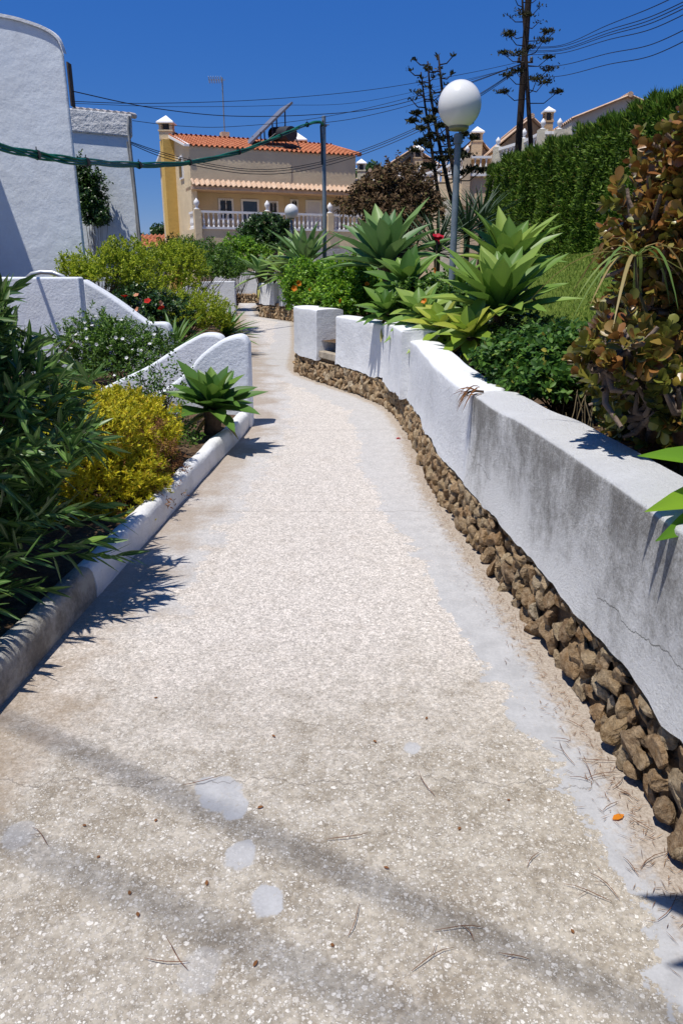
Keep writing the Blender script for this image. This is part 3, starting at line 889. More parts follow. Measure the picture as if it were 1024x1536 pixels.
mb = MB(); mb.prism([(-6.9, 18.8, -.1), (-6.9, 18.8, 2.35), (-6.5, 18.8, 2.2), (-5.55, 18.8, 1.45), (-5.5, 18.8, -.1)], (0, .2, 0))
o = mb.build('garden_wall', M_HOUSEW, None, (-6, 18.8, 0), bevel=.03); tag(o, 'low sloping white wall in the gap between the two white houses', 'wall')
p = at(214, 374, 21); mb = MB(); mb.box((p.x, 21.2, p.z / 2 - .05), (.28, .28, p.z / 2)); mb.box((p.x, 21.2, p.z), (.34, .34, .05))
o = mb.build('gate_pillar', M_WHITE, None, (p.x, 21.2, 0), bevel=.02); tag(o, 'white pillar top showing over the bushes beside the second white house', 'pillar')

# ------------------------------------------------------------------ yellow villa
FX = Vector((.919, .392, 0)).normalized(); FN = Vector((-.392, .919, 0)).normalized()
FO = Vector((-7.5, 40.2, 0)); US, ZS = .947, .935
def fp(u, v, z): return FO + FX * (u * US) + FN * v + Vector((0, 0, z * ZS))     # u along the facade, v into the house
Y_ = thing('villa', 'yellow two-storey villa with red tiled roof and white balustraded terrace', 'villa', fp(4.7, 0, 0))
def hbox(mb, u0, u1, v0, v1, z0, z1):
    mb.box(fp((u0 + u1) / 2, (v0 + v1) / 2, (z0 + z1) / 2), ((u1 - u0) / 2 * US, (v1 - v0) / 2, (z1 - z0) / 2 * ZS), FX)
W_, D_ = 9.5, 8.0
mb = MB()
hbox(mb, 0, 5.6, 1.3, D_, 0, 6.0)                         # living floor, set back under the ledge
hbox(mb, 5.603, W_, 1.5, D_, 0, 6.0)
mb.build('wall', M_OCHRE, Y_)
mb = MB()
prof = [fp(0, 0, 6.0), fp(0, 0, 7.8), fp(0, D_ / 2, 8.75), fp(0, D_, 7.8), fp(0, D_, 6.0)]
mb.prism(prof, FX * 5.6 * US)
prof = [fp(5.603, .04, 6.0), fp(5.603, .04, 7.8), fp(5.603, D_ / 2, 8.72), fp(5.603, D_, 7.8), fp(5.603, D_, 6.0)]
mb.prism(prof, FX * (W_ - 5.603) * US)
mb.build('upper_wall', M_OCHRE, Y_)
mb = MB(); mb.prism([fp(-.02, -.01, 0), fp(-.02, -.01, 6.0), fp(-.02, 1.31, 6.0), fp(-.02, 1.31, 0)], FX * .3); mb.build('side_wall', M_OCHRE, Y_)
mb = MB(); hbox(mb, W_ - .25, W_ + .02, .02, 1.48, 0, 5.99); mb.build('side_wall', M_OCHRE, Y_)
mb = MB(); tile_slope(mb, fp(-.25, -.07, 7.82), fp(W_ + .2, -.07, 7.82), FN * (D_ / 2 + .09) + Vector((0, 0, 1.05)), .26, .055, rowlen=.45)
tile_slope(mb, fp(W_ + .2, D_ + .3, 7.75), fp(-.25, D_ + .3, 7.75), FN * -(D_ / 2 + .3) + Vector((0, 0, 1.08)), .26, .055)
mb.tube([fp(-.25, D_ / 2, 8.86), fp(W_ + .2, D_ / 2, 8.86)], .13, 8)
mb.tube([fp(W_ + .2, -.14, 7.86), fp(W_ + .2, D_ / 2, 8.88)], .10, 8)
rf = mb.build('roof', M_TILE, Y_)
mb = MB(); mb.prism([fp(-.27, -.13, 7.74), fp(-.27, -.13, 7.85), fp(-.27, D_ / 2, 8.93), fp(-.27, D_ + .3, 7.83), fp(-.27, D_ + .3, 7.7), fp(-.27, D_ / 2, 8.78)], FX * .26)
mb.build('verge', M_BAL, rf)
for u0, u1, vv in ((-.02, 5.62, -.02), (5.64, W_, .05)):
    mb = MB(); tile_slope(mb, fp(u0, vv - .42, 5.86), fp(u1, vv - .42, 5.86), FN * .42 + Vector((0, 0, .30)), .26, .05)
    hbox(mb, u0, u1, vv - .30, vv + 1.2, 5.66, 5.84)
    mb.build('tile_ledge', M_TILEP, Y_)
# terrace
mb = MB(); hbox(mb, -.35, W_ + .1, -1.6, 1.28, 0, 3.62); mb.build('terrace_wall', M_OCHRE, Y_)
for u in (-.15, 3.62, 7.2, W_ - .1):
    mb = MB(); hbox(mb, u - .17, u + .17, -1.75, -1.41, 0 if u < 0 else 3.625, 4.55)
    pp = mb.build('terrace_pillar', M_OCHRE, Y_)
    if u < 9: mb = MB(); finial(mb, fp(u, -1.58, 4.56), 1.05); mb.build('finial', M_BAL, pp, smooth=True)
for a, b in ((.05, 3.42), (3.82, 7.0), (7.4, W_ - .3)): mb = MB(); balustrade(mb, fp(a, -1.58, 3.63), fp(b, -1.58, 3.63), .84, .23); mb.build('balustrade', M_BAL, Y_)
mb = MB(); balustrade(mb, fp(-.15, -1.35, 3.63), fp(-.15, -.05, 3.63), .84, .23); mb.build('balustrade', M_BAL, Y_)
mb = MB()
hbox(mb, W_ - 3.6, W_ + 1.2, -2.6, -1.8, 0, 2.7); mb.build('lower_wall', stucco('pale grey garden render', (.55, .55, .53), .4, (.3, .3, .28), 20, .02, .2), Y_)
def opening(u0, u1, z0, z1, v, kind='window'):
    mb = MB(); f = .11
    hbox(mb, u0, u0 + f, v - .07, v - .003, z0, z1); hbox(mb, u1 - f, u1, v - .07, v - .003, z0, z1)
    hbox(mb, u0 + f + .001, u1 - f - .001, v - .07, v - .003, z1 - f, z1)
    hbox(mb, u0 + f + .001, u1 - f - .001, v - .07, v - .003, z0, z0 + (f if kind != 'door' else .05))
    if kind == 'window': hbox(mb, (u0 + u1) / 2 - .03, (u0 + u1) / 2 + .03, v - .055, v - .003, z0 + f, z1 - f)
    o = mb.build('window' if kind != 'door' else 'door', M_FRAME, Y_)
    mb = MB(); hbox(mb, u0 + f, u1 - f, v - .03, v - .004, z0 + .05, z1 - f)
    mb.build('pane' if kind != 'shutter' else 'shutter', M_GLASS if kind != 'shutter' else M_SHUT, o)
    if kind == 'window':
        mb = MB()
        for k in range(1, 4):
            hbox(mb, u0 + f, u1 - f, v - .12, v - .10, z0 + (z1 - z0) * k / 4 - .012, z0 + (z1 - z0) * k / 4 + .012)
        for k in range(1, 5):
            q = u0 + f + (u1 - u0 - 2 * f) * k / 5; hbox(mb, q - .01, q + .01, v - .135, v - .121, z0 + .06, z1 - .06)
        mb.build('window_bars', M_DARK, o)
opening(1.75, 2.62, 4.25, 5.40, 1.3); opening(3.05, 4.1, 3.66, 5.40, 1.3, 'door'); opening(4.62, 5.25, 4.25, 5.35, 1.3)
opening(6.05, 6.55, 4.55, 5.5, 1.5); opening(7.0, 8.0, 3.9, 5.5, 1.5, 'shutter'); opening(8.55, 9.15, 3.7, 5.3, 1.5, 'shutter')
mb = MB(); hbox(mb, 8.18, 8.36, 1.38, 1.5, 4.75, 5.05); mb.build('wall_lamp', M_DARK, Y_)
# small window in the gable and chimney breast
mb = MB(); mb.box(fp(-.03, 1.9, 6.95), (.05, .42, .55), FX); o = mb.build('window', M_FRAME, Y_)
mb = MB(); mb.box(fp(-.07, 1.9, 6.95), (.03, .32, .45), FX); mb.build('pane', M_GLASS, o)
mb = MB(); mb.box(fp(-.25, 4.0, 4.3), (.34, .45, 4.3 * ZS), FX); mb.build('chimney_breast', M_OCHRE2, Y_)
c = fp(-.25, 4.0, 8.6); chimney(Y_, c, .35, .42, M_OCHRE, 1.0)
chimney(Y_, fp(8.1, 5.5, 8.2), .42, .6, M_OCHRE, 1.1)
mb = MB(); mb.box(fp(3.15, 4.3, 8.9), (.22, .22, .35), FX); mb.build('antenna_base', M_TAN, Y_)

# solar water heater on the roof
SH = thing('solar_heater', 'tilted grey solar panel with black water tank on the red villa roof', 'solar heater', fp(5.0, 2.0, 8.4))
a0, a1 = fp(3.7, 1.3, 8.25), fp(6.1, .9, 10.45)
dv = a1 - a0; sd = FN * 1.9
mb = MB(); nn = dv.cross(sd).normalized() * .05
mb.add([a0 - nn, a1 - nn, a1 + sd - nn, a0 + sd - nn, a0 + nn, a1 + nn, a1 + sd + nn, a0 + sd + nn], [(0, 3, 2, 1), (4, 5, 6, 7), (0, 1, 5, 4), (1, 2, 6, 5), (2, 3, 7, 6), (3, 0, 4, 7)])
mb.build('panel', M_SOLAR, SH)
mb = MB(); mb.tube([fp(5.75, .25, 8.75), fp(5.35, 2.0, 8.95)], .36, 18); mb.build('tank', M_TANK, SH, smooth=True, angle=R(40))
mb = MB()
for u, z in ((4.3, 8.9), (5.0, 9.4), (5.75, 10.1)):
    for v in (1.2, 2.6): mb.tube([fp(u, v, 8.05), fp(u, v, z)], .035, 6)
mb.tube([fp(4.2, 2.6, 8.15), fp(5.9, 2.6, 8.15)], .04, 6); mb.tube([fp(4.3, 1.1, 8.15), fp(4.3, 2.7, 8.15)], .04, 6); mb.tube([fp(5.75, .9, 8.15), fp(5.75, 2.7, 8.15)], .04, 6); mb.tube([fp(4.2, 1.1, 8.15), fp(6.4, .6, 8.15)], .04, 6); mb.tube([fp(4.2, 1.1, 8.15), fp(5.75, 1.2, 9.3)], .03, 6); mb.tube([fp(6.4, .5, 7.9), fp(6.1, .8, 8.9)], .03, 6)
mb.build('frame', M_DARK, SH)
AN = thing('antenna', 'thin television antenna mast on the yellow villa ridge', 'antenna', fp(3.15, 4.3, 9.2))
b_ = fp(3.15, 4.3, 9.2)
mb = MB(); mb.tube([b_, b_ + Vector((0, 0, 2.75))], .035, 6); mb.build('mast', M_METAL, AN)
mb = MB(); t_ = b_ + Vector((0, 0, 2.6)); mb.tube([t_ + Vector((-.75, 0, .03)), t_ + Vector((.15, 0, .03))], .02, 5)
for k in range(6):
    q = t_ + Vector((-.7 + k * .13, 0, .03)); mb.tube([q + Vector((0, -.25, .12)), q + Vector((0, .25, -.12))], .014, 4); mb.tube([q + Vector((0, -.1, -.15)), q + Vector((0, .1, .15))], .014, 4)
mb.build('aerial', M_METAL, AN)

# distant low red-roofed house between the second white house and the villa
S_ = thing('house', 'small distant house with a low red tiled roof beside the yellow villa', 'house', (at(228, 365, 55).x, 55, 0))
a, b = at(205, 372, 54), at(262, 372, 54)
mb = MB(); mb.box(((a.x + b.x) / 2, 56.5, a.z / 2 - .1), ((b.x - a.x) / 2, 2, a.z / 2)); mb.build('wall', M_CREAM, S_)
mb = MB(); tile_slope(mb, (a.x - .2, 53.8, a.z), (b.x + .2, 53.8, a.z), (0, 2.7, .95), .3, .06, rowlen=.6); mb.build('roof', M_TILE, S_)

# ------------------------------------------------------------------ villas on the hillside, right
def hill_villa(label, tl, tr, yb, Y, depth, mat, rise, chim=None, tile=M_TILEP, turn=(1, 0, 0), eave=.25):
    """gabled house: (tl, tr) pixels of the eave ends at distance Y, yb foot."""
    a, b = at(*tl, Y), at(*tr, Y)
    root = thing('villa', label, 'villa', ((a.x + b.x) / 2, Y, 0))
    ax = (Vector((b.x, b.y, 0)) - Vector((a.x, a.y, 0))); L = ax.length; ax.normalize(); bk = Vector((-ax.y, ax.x, 0))
    zt = min(a.z, b.z); z0 = yb
    mb = MB(); o_ = Vector((a.x, a.y, 0))
    mb.prism([o_ + Vector((0, 0, z0)), o_ + Vector((0, 0, zt)), o_ + ax * L / 2 + Vector((0, 0, zt + rise)), o_ + ax * L + Vector((0, 0, zt)), o_ + ax * L + Vector((0, 0, z0))], bk * depth)
    mb.build('wall', mat, root)
    mb = MB()
    for s in (0, 1):
        p0 = o_ + ax * (L * s + (eave if s else -eave)) + Vector((0, 0, zt - .1)); p1 = p0 + bk * (depth + .2) - bk * .2; p0 = p0 - bk * .25
        up = ax * ((L / 2 + eave) * (1 if s == 0 else -1)) + Vector((0, 0, rise + .16))
        tile_slope(mb, p0, p1, up, .26, .05)
    mb.tube([o_ + ax * L / 2 + Vector((0, 0, zt + rise + .08)) - bk * .25, o_ + ax * L / 2 + Vector((0, 0, zt + rise + .08)) + bk * depth], .11, 8)
    mb.build('roof', tile, root)
    if chim:
        for (cx, ct, cb, wd) in chim:
            p = at(cx, ct, Y - .3); q = at(cx, cb, Y - .3); hw = wd / FOC * (Y) / 2
            h = p.z - q.z - .36 - hw; chimney(root, (q.x, Y - .3, q.z), hw, h, mat)
    return root
def px_bal(root, pts, h, mat_p, plinth=.0):
    """balustrade through (px, py, Y) points at the handrail, pillars with finials at each."""
    P = [at(*p) - Vector((0, 0, h)) for p in pts]
    for a, b in zip(P[:-1], P[1:]): mb = MB(); balustrade(mb, a, b, h, .22); mb.build('balustrade', M_BAL, root)
    for p in P:
        mb = MB(); mf = MB()
        mb.box(p + Vector((0, 0, h / 2 - .6)), (.16, .16, h / 2 + .65)); finial(mf, p + Vector((0, 0, h + .05)), .75)
        po = mb.build('terrace_pillar', mat_p, root); mf.build('finial', M_BAL, po, smooth=True)
    return P
V1 = hill_villa('tan villa with a square chimney behind the dry brown bush', (586, 247), (654, 247), 0, 44, 6, M_TAN, .75, [(625, 219, 268, 13)])
px_bal(V1, [(598, 266, 42), (628, 262, 42), (655, 258, 42)], .8, M_TAN)
mb = MB(); a, b = at(598, 268, 41.8), at(655, 262, 41.8); mb.prism([Vector((a.x, 42.2, 0)), Vector((a.x, 42.2, a.z - .7)), Vector((b.x, 42.2, b.z - .7)), Vector((b.x, 42.2, 0))], (0, .3, 0)); mb.build('terrace_wall', M_TAN, V1)
SP = thing('solar_heater', 'dark slanting solar panel beside the hillside chimney behind the dry bush', 'solar heater', at(605, 240, 43))
a, b = at(585, 256, 43), at(618, 227, 43); mb = MB()
mb.add([a, b, b + Vector((.2, 1.4, 0)), a + Vector((.2, 1.4, 0)), a + Vector((.05, 0, -.1)), b + Vector((.05, 0, -.1)), b + Vector((.25, 1.4, -.1)), a + Vector((.25, 1.4, -.1))], [(0, 1, 2, 3), (7, 6, 5, 4), (0, 4, 5, 1), (1, 5, 6, 2), (2, 6, 7, 3), (3, 7, 4, 0)])
mb.build('panel', M_TANK, SP)
mb = MB(); q = at(617, 246, 43); mb.tube([b, q], .05, 6); mb.tube([a.lerp(b, .5), Vector((a.lerp(b, .5).x, 43, q.z))], .05, 6); mb.tube([a, q], .05, 6); mb.build('frame', M_DARK, SP)
V2 = hill_villa('tan villa with balustraded corner terrace and chimney right of the globe lamp', (686, 243), (741, 243), 0, 39, 6, M_TAN, 1.0, [(713, 192, 240, 13.5)])
px_bal(V2, [(630, 262, 39), (668, 250, 38), (700, 234, 36), (742, 234, 36)], .82, M_TAN)
mb = MB(); a, b = at(700, 255, 36), at(746, 255, 36)
mb.box(((a.x + b.x) / 2, 37.2, a.z / 2), ((b.x - a.x) / 2, 1.1, a.z / 2)); 
c_, d_ = at(630, 285, 39.2), at(700, 257, 36.1)
mb.prism([Vector((c_.x, c_.y, 0)), c_, d_, Vector((d_.x, d_.y, 0))], (.3, .8, 0)); mb.build('terrace_wall', M_TAN, V2)
mb = MB(); p = at(688, 300, 36.5); mb.box((p.x, 36.6, p.z / 2), (.7, .3, p.z / 2)); mb.build('stair_wall', M_CREAM, V2)
V3 = hill_villa('orange-tan villa with red verge and chimney behind the utility pole', (747, 222), (838, 216), 0, 36, 6, stucco('orange rendered wall', (.60, .40, .22), .15, (.4, .27, .15), 30, .01, .1), 1.15, [(819, 162, 205, 12)])
px_bal(V3, [(746, 223, 33), (785, 211, 31.5), (813, 197, 30), (838, 197, 29.5)], .85, M_CREAM)
mb = MB(); P4 = [at(746, 248, 33), at(785, 236, 31.5), at(813, 222, 30), at(845, 222, 29.5)]
for a, b in zip(P4[:-1], P4[1:]): mb.prism([Vector((a.x, a.y, 0)), a, b, Vector((b.x, b.y, 0))], (.2, .6, 0))
mb.build('terrace_wall', M_BAL, V3)
V4 = hill_villa('cream villa gable with pink tiled eave rising above the hedge', (857, 176), (1020, 173), 0, 34, 7, M_CREAM, .72, None, M_TILEP, eave=.05)
V5 = hill_villa('cream cottage with white capped chimney between the yellow villa and the dry bush', (534, 272), (575, 270), 0, 47, 5, M_CREAM, .5, [(541.5, 240, 270, 11)])
px_bal(V5, [(533, 280, 45), (560, 280, 45), (585, 279, 45)], .9, M_CREAM)
# ------------------------------------------------------------------ plant materials
L_OLE = leafmat('oleander leaf', [(0, (0.042, 0.100, 0.024)), (.6, (0.073, 0.161, 0.034)), (.9, (0.134, 0.255, 0.046)), (1, (0.211, 0.328, 0.062))], .38, .22, .45, .25, 3, .35)
L_YEL = leafmat('yellow shrub leaf', [(0, (0.254, 0.286, 0.019)), (.5, (0.508, 0.473, 0.023)), (.85, (0.670, 0.572, 0.033)), (1, (0.531, 0.330, 0.037))], .55, .3, .2, .25, 6)
L_BRN = leafmat('withered brown leaf', [(0, (.10, .045, .02)), (.6, (.22, .10, .04)), (1, (.30, .18, .08))], .8, .15, .1, .3, 6)
L_LIME = leafmat('lime green leaf', [(0, (0.106, 0.179, 0.013)), (.5, (0.318, 0.414, 0.027)), (1, (0.588, 0.616, 0.057))], .5, .42, .3, .4, 1.6)
L_MID = leafmat('mid green leaf', [(0, (0.039, 0.098, 0.015)), (.6, (0.087, 0.180, 0.023)), (1, (0.173, 0.285, 0.038))], .45, .3, .35, .4, 1.8)
L_BRIGHT = leafmat('bright green leaf', [(0, (0.066, 0.175, 0.013)), (.6, (0.158, 0.325, 0.021)), (1, (0.315, 0.475, 0.037))], .45, .35, .35, .4, 2)
L_DARK = leafmat('dark green leaf', [(0, (0.021, 0.053, 0.012)), (.7, (0.044, 0.098, 0.019)), (1, (0.081, 0.154, 0.030))], .35, .2, .45, .35, 2.5)
L_NEARG = leafmat('glossy ovate leaf', [(0, (0.030, 0.085, 0.015)), (.7, (0.068, 0.156, 0.024)), (.95, (0.137, 0.260, 0.033)), (1, (0.410, 0.338, 0.066))], .5, .28, .25, .3, 5)
L_DRY = leafmat('dry bush leaf', [(0, (0.059, 0.037, 0.020)), (.5, (0.127, 0.080, 0.044)), (.85, (0.197, 0.131, 0.071)), (1, (0.099, 0.103, 0.032))], .8, .15, .1, .4, 2)
L_HEDGE = leafmat('cypress hedge spray', [(0, (0.037, 0.084, 0.010)), (.6, (0.100, 0.189, 0.019)), (.95, (0.191, 0.287, 0.036)), (1, (0.206, 0.140, 0.048))], .6, .25, .2, .45, 1.1)
L_AGA = leafmat('agave leaf', [(0, (0.120, 0.223, 0.040)), (.6, (0.198, 0.317, 0.057)), (1, (0.326, 0.432, 0.086))], .42, .22, .35, .12, 3)
L_AGAB = leafmat('blue-green agave leaf', [(0, (0.082, 0.176, 0.055)), (.6, (0.143, 0.254, 0.083)), (1, (0.232, 0.351, 0.105))], .45, .2, .35, .12, 3)
L_AGAD = leafmat('deep green agave leaf', [(0, (0.061, 0.145, 0.025)), (.6, (0.114, 0.225, 0.037)), (1, (0.198, 0.319, 0.055))], .4, .22, .35, .15, 3)
L_AGAY = leafmat('yellow-green agave leaf', [(0, (0.164, 0.264, 0.031)), (.6, (0.265, 0.372, 0.043)), (1, (0.454, 0.456, 0.071))], .42, .28, .35, .1, 3)
L_YUC = leafmat('dark sword leaf', [(0, (0.020, 0.046, 0.020)), (.8, (0.041, 0.078, 0.033)), (1, (0.082, 0.130, 0.055))], .45, .15, .35, .2, 3)
L_DRAC = leafmat('long drooping leaf', [(0, (.10, .19, .04)), (.45, (.20, .28, .07)), (.62, (.30, .24, .08)), (1, (.37, .28, .12))], .5, .25, .3, .1, 3)
L_DRYA = leafmat('withered agave leaf', [(0, (.30, .20, .09)), (.5, (.42, .33, .13)), (1, (.40, .40, .12))], .7, .2, .2, .25, 6)
L_JADE = leafmat('jade leaf', [(0, (.19, .07, .022)), (.25, (.29, .14, .035)), (.5, (.24, .175, .035)), (.8, (.155, .17, .03)), (1, (.32, .14, .035))], .36, .14, .5, .28, 2.2)
M_BARK = plain('brown bark', (.10, .07, .05), .9, .4, 20, .01, 60, .1)
M_BARKG = plain('grey succulent bark', (.20, .15, .115), .85, .35, 18, .008, 70, .15)
M_STEMG = plain('green-brown stem', (.12, .10, .05), .8, .3, 15)
M_POLEW = plain('dark tarred wood', (.035, .026, .022), .9, .4, 6, .01, 40, .15)
def flowermat(name, rgb): 
    return leafmat(name, [(0, tuple(v * .75 for v in rgb)), (1, rgb)], .5, .3, .2, .1, 5)
F_RED = flowermat('red petal', (.62, .03, .02)); F_ORANGE = flowermat('orange petal', (.75, .25, .02)); F_WHITE = flowermat('white petal', (.85, .85, .82)); F_PINK = flowermat('crimson petal', (.50, .01, .03))
F_PEACH = flowermat('salmon petal', (.75, .35, .2))

def foliage(name, mats, parent, data): 
    V, Q, U = data
    return link(quad_mesh(name, V, Q, U), name, mats, parent)
def bloom(P, r, mat, parent, n=5, cup=35):
    P = np.asarray(P, float)
    for p in P:
        ax = unit(rng.normal(0, .5, (1, 3)) + np.array([[0.1, -.5, .8]]))[0]
        a = np.cross(ax, [0.3, .9, .2]); a /= np.linalg.norm(a); b = np.cross(ax, a)
        q = np.arange(n) * 6.283 / n + rng.uniform(0, 6)
        rad = np.cos(q)[:, None] * a + np.sin(q)[:, None] * b
        d = rad * math.cos(R(cup)) + ax * math.sin(R(cup))
        V, Q, U = (leaves(np.repeat(p[None], n, 0), d, ax * math.cos(R(cup)) - rad * math.sin(R(cup)), r, r * .95, OVAL, 3, .1, np.repeat((-ax * .15)[None], n, 0)))
        link(quad_mesh('flower', V, Q, U), 'flower', mat, parent)

# ------------------------------------------------------------------ agaves
def agave(label, foot, centre, axis=(0, 0, 1), n=30, L=.5, W=.13, mat=None, el0=82, el1=-5, bend=.12, tube_r=.05, cat='agave', prof=AGAVE, fold=.22, name='agave', twist=0, cols=5, group=None, jit=.06, stemmat=None, keep=None):
    foot = Vector(foot); centre = Vector(centre)
    root = thing(name, label, cat, foot, group)
    ax = np.array(Vector(axis).normalized()); a = np.cross(ax, [0.2, 1, .1]); a /= np.linalg.norm(a); b = np.cross(ax, a)
    i = np.arange(n); q = i * 2.39996 + twist + rng.normal(0, .08, n)
    el = np.radians(el0 + (el1 - el0) * (i / (n - 1)) ** .85 + rng.normal(0, 3, n))
    rad = np.cos(q)[:, None] * a + np.sin(q)[:, None] * b
    d = rad * np.cos(el)[:, None] + ax * np.sin(el)[:, None] + rng.normal(0, jit, (n, 3))
    N = ax * np.cos(el)[:, None] - rad * np.sin(el)[:, None]
    LL = L * (.62 + .38 * np.minimum(1, i / (n * .35))) * rng.uniform(.80, 1.08, n)
    bd = -ax * (bend * np.cos(el) * rng.uniform(.1, 2.2, n))[:, None] + rad * (.16 * np.sin(el))[:, None] + np.cross(ax, rad) * rng.normal(0, .07, n)[:, None]
    P = np.array(centre) + ax * (np.sin(el) * .03)[:, None] - ax * ((i / n) * .12 * L)[:, None] + rad * (.05 * L)
    if keep:
        ok = np.array([bool(keep(p_ + d_ * l_)) for p_, d_, l_ in zip(P, d, LL)]); P, d, N, LL, bd, n = P[ok], d[ok], N[ok], LL[ok], bd[ok], int(ok.sum())
    foliage('leaves', mat, root, leaves(P, d, N, LL, W * (1.2 if prof is AGAVE else 1) * rng.uniform(.85, 1.1, n), prof, cols, fold, bd))
    if n >= 24 and L > .35 and prof is AGAVE:
        k = 5; qq = rng.uniform(0, 6.283, k); ee = np.radians(rng.uniform(-60, -15, k)); rd = np.cos(qq)[:, None] * a + np.sin(qq)[:, None] * b
        dd = rd * np.cos(ee)[:, None] + ax * np.sin(ee)[:, None]; bb = np.zeros((k, 3)); bb[:, 2] = -rng.uniform(.1, .5, k)
        foliage('dry_leaves', L_BRN if k < 3 else L_DRYA, root, leaves(np.repeat((np.array(centre) - ax * .14 * L)[None], k, 0), dd, ax * np.cos(ee)[:, None] - rd * np.sin(ee)[:, None], L * rng.uniform(.6, .85, k), W * .6, AGAVE, 5, .4, bb))
    mb = MB(); m = foot.lerp(centre, .5) + Vector((.02, -.02, 0)); mb.tube([foot - Vector((0, 0, .08)), m, centre - Vector(axis).normalized() * .02], [tube_r * 1.1, tube_r, tube_r * 1.25], 9)
    mb.build('stem', stemmat or M_BARK, root, smooth=True, angle=R(50))
    return root
def gz(x, y): return hill(x, y)
def right_agave(label, px, py, Y, axis, n, L, W, mat, **k):
    c = at(px, py, Y); f = Vector((c.x - axis[0] * .3, c.y - axis[1] * .3, 0)); f.x = max(f.x, XR(f.y) + .42); f.z = gz(f.x, f.y)
    return agave(label, f, c, axis, n, L, W, mat, **k)
right_agave('large upright blue-green agave against the dry brown bush, left of the lamp post', 578, 392, 11.2, (-.1, -.12, 1), 36, .98, .20, L_AGAB, el1=14)
right_agave('leaning agave on a thick bare stem directly below the large upright agave', 612, 428, 9.6, (-.25, -.45, 1), 26, .54, .15, L_AGAD, el1=0, tube_r=.06)
right_agave('open agave rosette in front of the hedge, right of the lamp post', 760, 398, 9.0, (0, -.25, 1), 34, .72, .165, L_AGA, el1=20)
right_agave('biggest pale glaucous agave right of the lamp post, nearest the lawn', 748, 462, 7.3, (-.08, -.2, 1), 42, .72, .175, L_AGA, el1=12, el0=86)
right_agave('yellow-green agave spreading under the pale glaucous one', 705, 502, 6.9, (-.3, -.35, 1), 24, .40, .12, L_AGAY, el0=70, el1=-12)
right_agave('small agave at the wall top below the leaning agave', 582, 468, 9.2, (-.3, -.25, 1), 24, .44, .12, L_AGAD, el0=75, el1=-8)
right_agave('small spreading agave left of the lamp post foot beside the white pier', 632, 474, 8.4, (-.3, -.3, 1), 24, .48, .13, L_AGA, el0=72, el1=-14)
right_agave('low agave hanging over the wall right of the white pier', 664, 492, 7.7, (-.4, -.3, 1), 22, .42, .12, L_AGAY, el0=70, el1=-15)
right_agave('low dark agave in the gap behind the lamp post foot', 690, 432, 10.2, (0, -.2, 1), 20, .5, .13, L_AGAD)
# big agave whose leaf tips enter at the right edge
E_ = thing('agave', 'bright green agave of which three leaf tips reach over the wall at the right edge', 'agave', (1.48, 2.22, .62))
tips = [(955, 684, 2.10), (966, 768, 2.04), (982, 812, 2.0)]
C0 = np.array((1.50, 2.25, .98)); P, D, N, LL = [], [], [], []
for px, py, Yv in tips:
    tp = np.array(at(px, py, Yv)); v = tp - C0; P.append(C0); LL.append(np.linalg.norm(v)); D.append(v); N.append((0.1, -.35, 1.0))
for k in range(16):
    q = -1.2 + k * 4.0 / 16; e = random.uniform(.0, 1.2)
    D.append((math.cos(q) * math.cos(e), math.sin(q) * math.cos(e), math.sin(e))); P.append(C0); LL.append(.52); N.append((-math.cos(q) * math.sin(e), -math.sin(q) * math.sin(e), math.cos(e)))
foliage('leaves', L_AGAY if False else L_BRIGHT, E_, leaves(np.array(P), np.array(D), np.array(N), np.array(LL), .135, AGAVE, 5, .2))
mb = MB(); mb.tube([(1.5, 2.25, .5), (1.5, 2.25, 1.0)], [.06, .06], 9); mb.build('stem', M_BARK, E_)
# tall stemmed agave beyond the right edge, only its shadow falls on the path
agave('tall stemmed agave outside the right edge whose leaf tips shade the path corner', (1.55, .55, .6), (.84, .84, 2.12), (-.3, .2, 1), 22, .62, .12, L_AGAD, el0=60, el1=-14, bend=.02, keep=lambda v: v[1] < 1.14 - .2 * max(0, v[0] - .5))
# left of the path
agave('dark green agave overhanging the kerb in front of the white wing wall', (-1.22, 6.78, .12), (-1.17, 6.68, .40), (.12, -.25, 1), 38, .46, .13, L_AGAD, el1=8, tube_r=.075)
agave('small clump of strap-leaved agave between the flowers and the lime bush', (-2.62, 11.9, .1), (-2.62, 11.8, .38), (0, -.1, 1), 34, .72, .075, L_AGAD, el1=12, prof=STRAP, cols=3)
agave('strap-leaved agave overhanging the path edge by the lime bush', (-2.25, 14.6, .1), (-2.2, 14.5, .42), (.2, -.1, 1), 36, .74, .09, L_AGAD, el1=-4, prof=STRAP, cols=3)
# beyond the bend
right_agave('far agave rosette above the shaded wall at the bend', 392, 410, 26.5, (-.1, -.1, 1), 30, .95, .2, L_AGAB, el1=-2)
right_agave('tall far agave with upright leaves left of the steel pole', 458, 392, 24.2, (-.1, -.1, 1), 40, 1.5, .2, L_AGAB, el1=12)
right_agave('far agave spreading over the two white piers', 430, 410, 25.0, (-.2, -.2, 1), 34, 1.1, .18, L_AGA, el1=-8)

